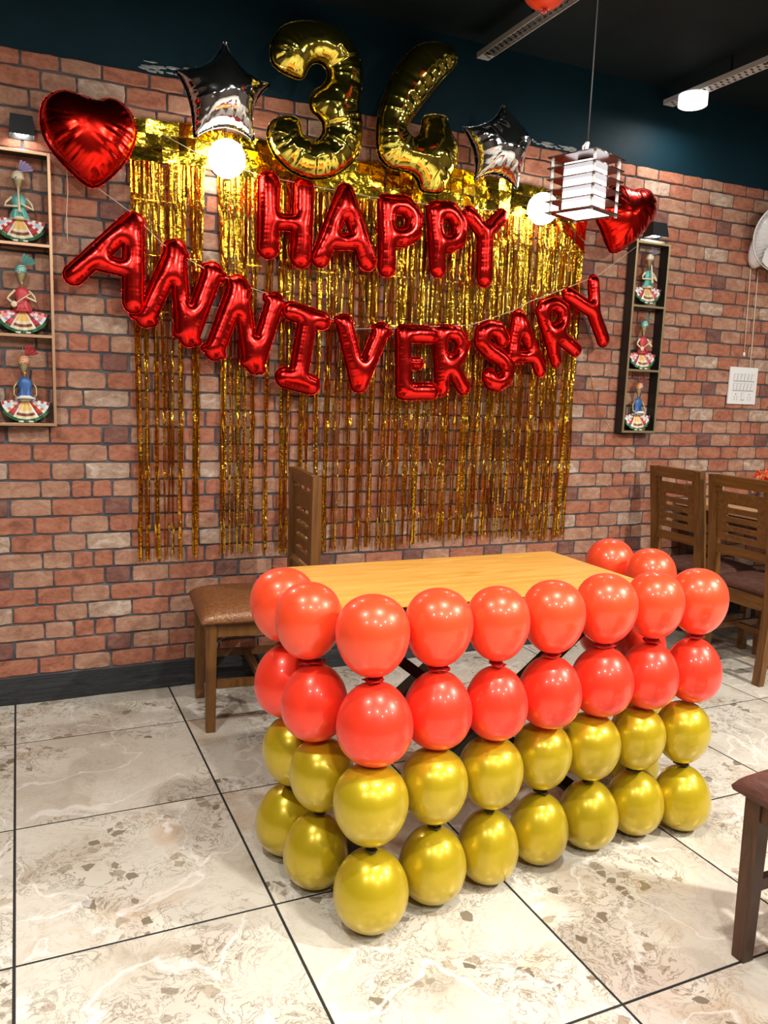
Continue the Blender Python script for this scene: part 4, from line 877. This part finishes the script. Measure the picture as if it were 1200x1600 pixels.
for side, xc, txt in (('L', 0.072, 'in the left frame'), ('R', 3.022, 'in the right frame')):
    kk = 1.08
    musician('turquoise clad figurine playing a flute, top compartment %s' % txt, xc, 1.7795, 'flute', kk)
    musician('red clad figurine with a small lute, middle compartment %s' % txt, xc, 1.4525 if side == 'L' else 1.4465, 'lute', kk)
    musician('blue clad figurine with lowered hands, bottom compartment %s' % txt, xc, 1.1245 if side == 'L' else 1.1285, 'pray', kk)

# ================================================================== LAMPS
def picture_lamp(label, xc, zt, W=0.082, H=0.07):
    t_ = thing('wall_lamp', label, 'lamp', (xc, 0, zt-H), 0, 'black wall lamps above the figurine frames')
    # tapered housing, open below
    m_ = MB(); w0, w1 = W/2*0.9, W/2*1.05
    m_.add([(-w0, -.008, H), (w0, -.008, H), (w0, -.07, H), (-w0, -.07, H), (-w1, -.008, 0), (w1, -.008, 0), (w1, -.085, 0), (-w1, -.085, 0),
            (-w1+.004, -.012, 0), (w1-.004, -.012, 0), (w1-.004, -.081, 0), (-w1+.004, -.081, 0), (-w0, -.016, H-.02), (w0, -.016, H-.02), (w0, -.068, H-.02), (-w0, -.068, H-.02)],
           [(0, 3, 2, 1), (0, 1, 5, 4), (1, 2, 6, 5), (2, 3, 7, 6), (3, 0, 4, 7), (4, 5, 9, 8), (5, 6, 10, 9), (6, 7, 11, 10), (7, 4, 8, 11), (8, 9, 13, 12), (9, 10, 14, 13), (10, 11, 15, 14), (11, 8, 12, 15), (12, 13, 14, 15)])
    hs_ = m_.build('housing', M['black'], t_)
    sm(MB()).lathe([(0.0, 0.002), (0.018, 0.004), (0.026, 0.012), (0.02, 0.03)], 20, Matrix.Translation((0, -0.045, 0))).build('bulb', M['lamp_disc'], hs_)
    d = bpy.data.lights.new('picture_lamp_beam', 'SPOT'); d.energy = 45; d.spot_size = math.radians(115); d.spot_blend = 0.7; d.shadow_soft_size = 0.015; d.color = (1, 0.95, 0.9)
    o = bpy.data.objects.new('picture_lamp_beam', d); link(o, t_); o.location = (0, -0.045, -0.002); o.rotation_euler = (math.radians(-6), 0, 0)
picture_lamp('black downward wall lamp above the left figurine frame', 0.088, 2.219)
picture_lamp('black downward wall lamp above the right figurine frame', 3.052, 2.186, W=0.1)
def globe_lamp(label, x, y, z, R, pw):
    t_ = thing('globe_lamp', label, 'lamp', (x, y, z), 0, 'round white wall globes')
    prof = [(max(.0003, R*math.sin(PI*i/20)), -R*math.cos(PI*i/20)) for i in range(21)]
    sm(MB()).lathe(prof, 40).build('globe', M['globe'], t_)
    g = sm(MB()); Rr = R+0.003
    g.tube([(Rr*math.cos(2*PI*k/40), Rr*math.sin(2*PI*k/40), -0.02) for k in range(40)], 0.0016, 6, closed=True)
    g.build('ring_wire', M['tray'], t_)
    for a in (PI/2+0.35, -PI/2+0.35, -PI/2-1.3):
        pts = [(Rr*math.cos(a)*math.cos(b), Rr*math.sin(a)*math.cos(b), -Rr*math.sin(b)) for b in [0.2+1.35*k/12 for k in range(13)]]
        sm(MB()).tube(pts, 0.0014, 6).build('cage_wire', M['tray'], t_)
    sm(MB()).lathe([(0.0, 0.0), (0.012, 0.0), (0.014, -0.008), (0.0, -0.010)], 12, Matrix.Translation((0, 0, -R-0.001))).build('end_cap', M['bronze_trim'], t_)
    sm(MB()).tube([(0, R*0.9, 0.0), (0, -y-0.012, 0.0)], 0.011, 12).build('arm', M['black'], t_)
    sm(MB()).lathe([(0.0, 0), (0.04, 0), (0.04, 0.011), (0.0, 0.012)], 24, Matrix.Translation((0, -y-0.0005, 0)) @ Matrix.Rotation(PI/2, 4, 'X')).build('wall_plate', M['black'], t_)
    return t_
globe_lamp('round white globe lamp below the left silver star', 0.812, -0.135, 2.158, 0.071, 6)
globe_lamp('round white globe lamp beside the hanging lantern', 2.287, -0.135, 2.150, 0.070, 6)
# ceiling downlights
for i, (x, y, pw) in enumerate(DOWNLIGHTS):
    vis = y > -1; z = 2.747 if vis else CEIL; R = 0.068
    t_ = thing('ceiling_light', 'round white downlight under the perforated tray at upper right' if vis else 'round white downlight on the dark ceiling, spot %s' % ['over the near right', 'behind the table front', 'over the left front', 'behind the camera left', 'behind the camera right', 'far back right', 'far back left', 'at the back middle', 'at the right wall side'][i], 'lamp', (x, y, z), 0, 'round ceiling downlights')
    hs_ = sm(MB()).lathe([(0.0, 0), (R, 0), (R, -0.05), (R-0.006, -0.054), (R-0.010, -0.050), (0.0, -0.050)], 36).build('housing', M['lamp_case'], t_)
    sm(MB()).lathe([(0.0, -0.0545), (R-0.014, -0.0545), (R-0.011, -0.051)], 36).build('diffuser', M['lamp_disc'], hs_)
# perforated trays
def tray(label, x0, x1, y0, y1, z):
    t_ = thing('cable_tray', label, 'tray', ((x0+x1)/2, (y0+y1)/2, z))
    w_, L = x1-x0, y1-y0; loops = [[(-w_/2, -L/2), (w_/2, -L/2), (w_/2, L/2), (-w_/2, L/2)]]
    n = int(L/0.034)
    for i in range(n):
        yy = -L/2+0.03+i*0.034
        if yy > L/2-0.02: break
        for sx, a in ((-1, 0.0), (1, 0.017)):
            if yy+a > L/2-0.015: continue
            s_ = stadium(0, 0, 0.027, 0.012, 3); ang = 0.35
            loops.append([(sx*w_*0.22+p_[0]*math.cos(ang)-p_[1]*math.sin(ang), yy+a+p_[0]*math.sin(ang)+p_[1]*math.cos(ang)) for p_ in s_])
    flat_shape('perforated_plate', loops, 0.002, M['tray'], t_)
    MB().box(w_/2-.002, w_/2, -L/2, L/2, 0.001, 0.022).build('side_flange', M['tray'], t_)
    MB().box(-w_/2, -w_/2+.002, -L/2, L/2, 0.001, 0.022).build('side_flange', M['tray'], t_)
    MB().box(-w_/2+.004, w_/2-.004, -L/2+.01, L/2-.01, 0.016, 0.020).build('liner', M['black'], t_)
    for yy in (-L*.3, L*.3): MB().box(-.004, .004, yy-.004, yy+.004, 0.02, CEIL-z-.0005).build('hanger_rod', M['black'], t_)
tray('perforated metal tray at the ceiling beside the orange balloon', 1.925, 1.985, -2.0, -0.085, 2.748)
tray('perforated metal tray carrying the round downlight', 3.02, 3.085, -2.0, -0.055, 2.748)

# pendant lantern
LN = thing('hanging_lantern', 'square slatted lantern with glowing white core hanging on a cable', 'lamp', (1.630, -1.30, 1.842), math.radians(21))
s = 0.083; H = 0.165
for k in range(6):
    z = 0.004+k*(H-0.006)/5
    hole = s-0.024 if k in (0,) else s-0.038
    lo = [[(-s, -s), (s, -s), (s, s), (-s, s)]]
    if k < 5: lo.append([(-hole, -hole), (hole, -hole), (hole, hole), (-hole, hole)])
    pl_ = flat_shape('slat', lo, 0.0035, M['lantern_plate'], LN); pl_.location = (0, 0, z)
for sx in (-1, 1):
    for sy in (-1, 1): MB().box(sx*(s-.012)-.0032, sx*(s-.012)+.0032, sy*(s-.012)-.0032, sy*(s-.012)+.0032, -0.004, H+.002).build('post', M['lantern_post'], LN)
MB().box(-s+.036, s-.036, -s+.036, s-.036, 0.008, H-0.016, None, .002).build('glow_core', M['lantern_glow'], LN)
MB().box(-s+.026, s-.026, -s+.026, s-.026, 0.0025, 0.0055).build('base_diffuser', M['lantern_glow'], LN)
sm(MB()).lathe([(0.0, H-.017), (.026, H-.017), (.026, H-.004), (0.0, H-.004)], 20).build('lamp_socket', M['black'], LN)
sm(MB()).tube([(0, 0, H), (0.001, 0, H+.2), (0, 0, CEIL-1.842-.014)], 0.0022, 8).build('cable', M['cable'], LN)
sm(MB()).lathe([(0.0, 0), (.035, 0), (.04, .014), (0.0, .014)], 24, Matrix.Translation((0, 0, CEIL-1.842-.0145))).build('ceiling_rose', M['black'], LN)
k_ = sm(MB())
for q_ in range(5): 
    a = q_*1.3; k_.tube([(0.003*math.cos(a), .003*math.sin(a), H+.045), (-.012+.006*math.cos(a), .008*math.sin(a), H+.03), (-.014+.004*math.cos(a), .006*math.sin(a), H+.012), (-.002, 0, H+.002)], 0.0035, 6)
k_.build('cord_wrap', M['lantern_post'], LN)

# ================================================================== WALL FAN, SWITCHES
FX, FY, FZ = 3.865, -0.15, 2.19
FA = thing('wall_fan', 'white wall fan with wire cage at the right picture edge', 'fan', (FX, FY, FZ), 0, rot=(math.radians(12), 0, math.radians(-20)))
R = 0.185; cg = sm(MB())
Rm = Matrix.Rotation(PI/2, 4, 'X')
for k in range(56):
    a = 2*PI*k/56
    pts = [(math.cos(a)*R*q_, -0.055*math.cos(q_*PI/2)**0.8-.005, math.sin(a)*R*q_) for q_ in (0.16, 0.4, 0.65, 0.85, 0.96, 1.0)]
    cg.tube(pts, 0.0012, 4, cap=False)
o = cg.build('cage_spokes', M['white_plastic'], FA); o['kind'] = 'stuff'
for rr, yy, th in ((1.0, -0.005, .0035), (0.55, -0.042, .0018), (0.16, -0.058, .0025)):
    sm(MB()).tube([(math.cos(2*PI*k/48)*R*rr, yy, math.sin(2*PI*k/48)*R*rr) for k in range(48)], th, 6, closed=True).build('cage_ring', M['white_plastic'], FA)
for b_ in range(3):
    bl = sm(MB()); vs = []; n = 8
    for i in range(n+1):
        r_ = 0.03+(R-0.035)*i/n; wv_ = 0.35+0.5*math.sin(PI*min(1, i/n*1.05))
        for j in range(5):
            a = 2*PI*b_/3+(j/4-0.5)*wv_*1.4; vs.append((math.cos(a)*r_, -0.02+0.018*(j/4-.5), math.sin(a)*r_))
    bl.add(vs, [(i*5+j, (i+1)*5+j, (i+1)*5+j+1, i*5+j+1) for i in range(n) for j in range(4)]).build('blade', M['white_plastic'], FA, fix=False)
sm(MB()).lathe([(0.0, .06), (.02, .058), (.032, .045), (.034, .0), (.0, .0)], 24, Rm).build('hub', M['white_plastic'], FA)
sm(MB()).lathe([(0.0, 0), (R*.98, 0.0), (R*.96, -.02), (R*.6, -.045), (.05, -.06), (0.0, -.062)], 48, Rm).build('back_cage', M['white_plastic'], FA)
cp = sm(MB()).lathe([(0.0, .040), (.035, .036), (.052, .022), (.058, .0), (.05, -.03), (0.0, -.035)], 32, Matrix.Translation((-0.105, 0.045, -0.06)) @ Matrix.Rotation(math.radians(12), 4, 'Y') @ Matrix.Diagonal((1, 1, 2.0, 1)) @ Rm)
cp.build('motor_housing', M['white_plastic'], FA)
sm(MB()).lathe([(0.0, .008), (.009, .007), (.010, .0)], 16, Matrix.Translation((-0.105, 0.003, -0.145)) @ Rm).build('knob', M['grey_line'], FA)
MB().box(-.04, .04, 0.05, 0.12, -.05, .05, None, .008).build('wall_mount', M['white_plastic'], FA)
c1 = sm(MB()).tube([(3.775, -0.014, 2.03), (3.783, -0.014, 1.8), (3.790, -0.014, 1.575)], 0.0022, 6).build('fan_cord', M['thread']); tag(c1, 'left pull cord of the wall fan ending in a white bead', 'cord')
sm(MB()).lathe([(0.0005, -.014), (.007, -.010), (.008, .004), (.003, .012)], 12, Matrix.Translation((3.790, -0.014, 1.565))).build('bead', M['white_plastic'], c1)
c2 = sm(MB()).tube([(3.835, -0.012, 2.02), (3.842, -0.012, 1.8), (3.848, -0.012, 1.6), (3.846, -0.013, 1.49)], 0.0026, 6).build('fan_cord', M['thread']); tag(c2, 'right cord from the wall fan down to the switch board', 'cord')
SB = thing('switch_board', 'white switch board with two rows of switches and sockets', 'switch', (3.802, -0.0085, 1.388))
MB().box(-.108, .108, -.012, 0, -.104, .104, None, .004).build('plate', M['white_plastic'], SB)
MB().box(-.088, .088, -.0135, -.011, -.086, .086, None, .001).build('inner_frame', M['white_plastic'], SB)
for row, zz in ((0, .045), (1, -.008)):
    for c in range(6):
        x = -.068+c*.0272; MB().box(x-.0125, x+.0125, -.0145, -.013, zz-.022, zz+.022).build('switch_rim', M['grey_line'], SB)
        MB().add([(x-.011, -.014, zz-.0205), (x+.011, -.014, zz-.0205), (x+.011, -.0195, zz+.0205), (x-.011, -.0195, zz+.0205), (x-.011, -.013, zz+.0205), (x+.011, -.013, zz+.0205)], [(0, 1, 2, 3), (3, 2, 5, 4), (0, 3, 4), (1, 5, 2)]).build('switch', M['white_plastic'], SB)
for sx in (-1, 1):
    for (dx, dz, rr) in ((0, .012, .0035), (-.010, -.004, .0026), (.010, -.004, .0026), (-.010, -.017, .0026), (.010, -.017, .0026)):
        sm(MB()).lathe([(0.0, .0005), (rr, .0005), (rr, 0)], 10, Matrix.Translation((sx*.053+dx, -.0137, -.060+dz)) @ Rm).build('socket_hole', M['socket_hole'], SB)
MB().box(-.0125, .0125, -.0145, -.013, -.082, -.038).build('switch_rim', M['grey_line'], SB)
MB().add([(-.011, -.014, -.0805), (.011, -.014, -.0805), (.011, -.0195, -.0395), (-.011, -.0195, -.0395), (-.011, -.013, -.0395), (.011, -.013, -.0395)], [(0, 1, 2, 3), (3, 2, 5, 4), (0, 3, 4), (1, 5, 2)]).build('switch', M['white_plastic'], SB)
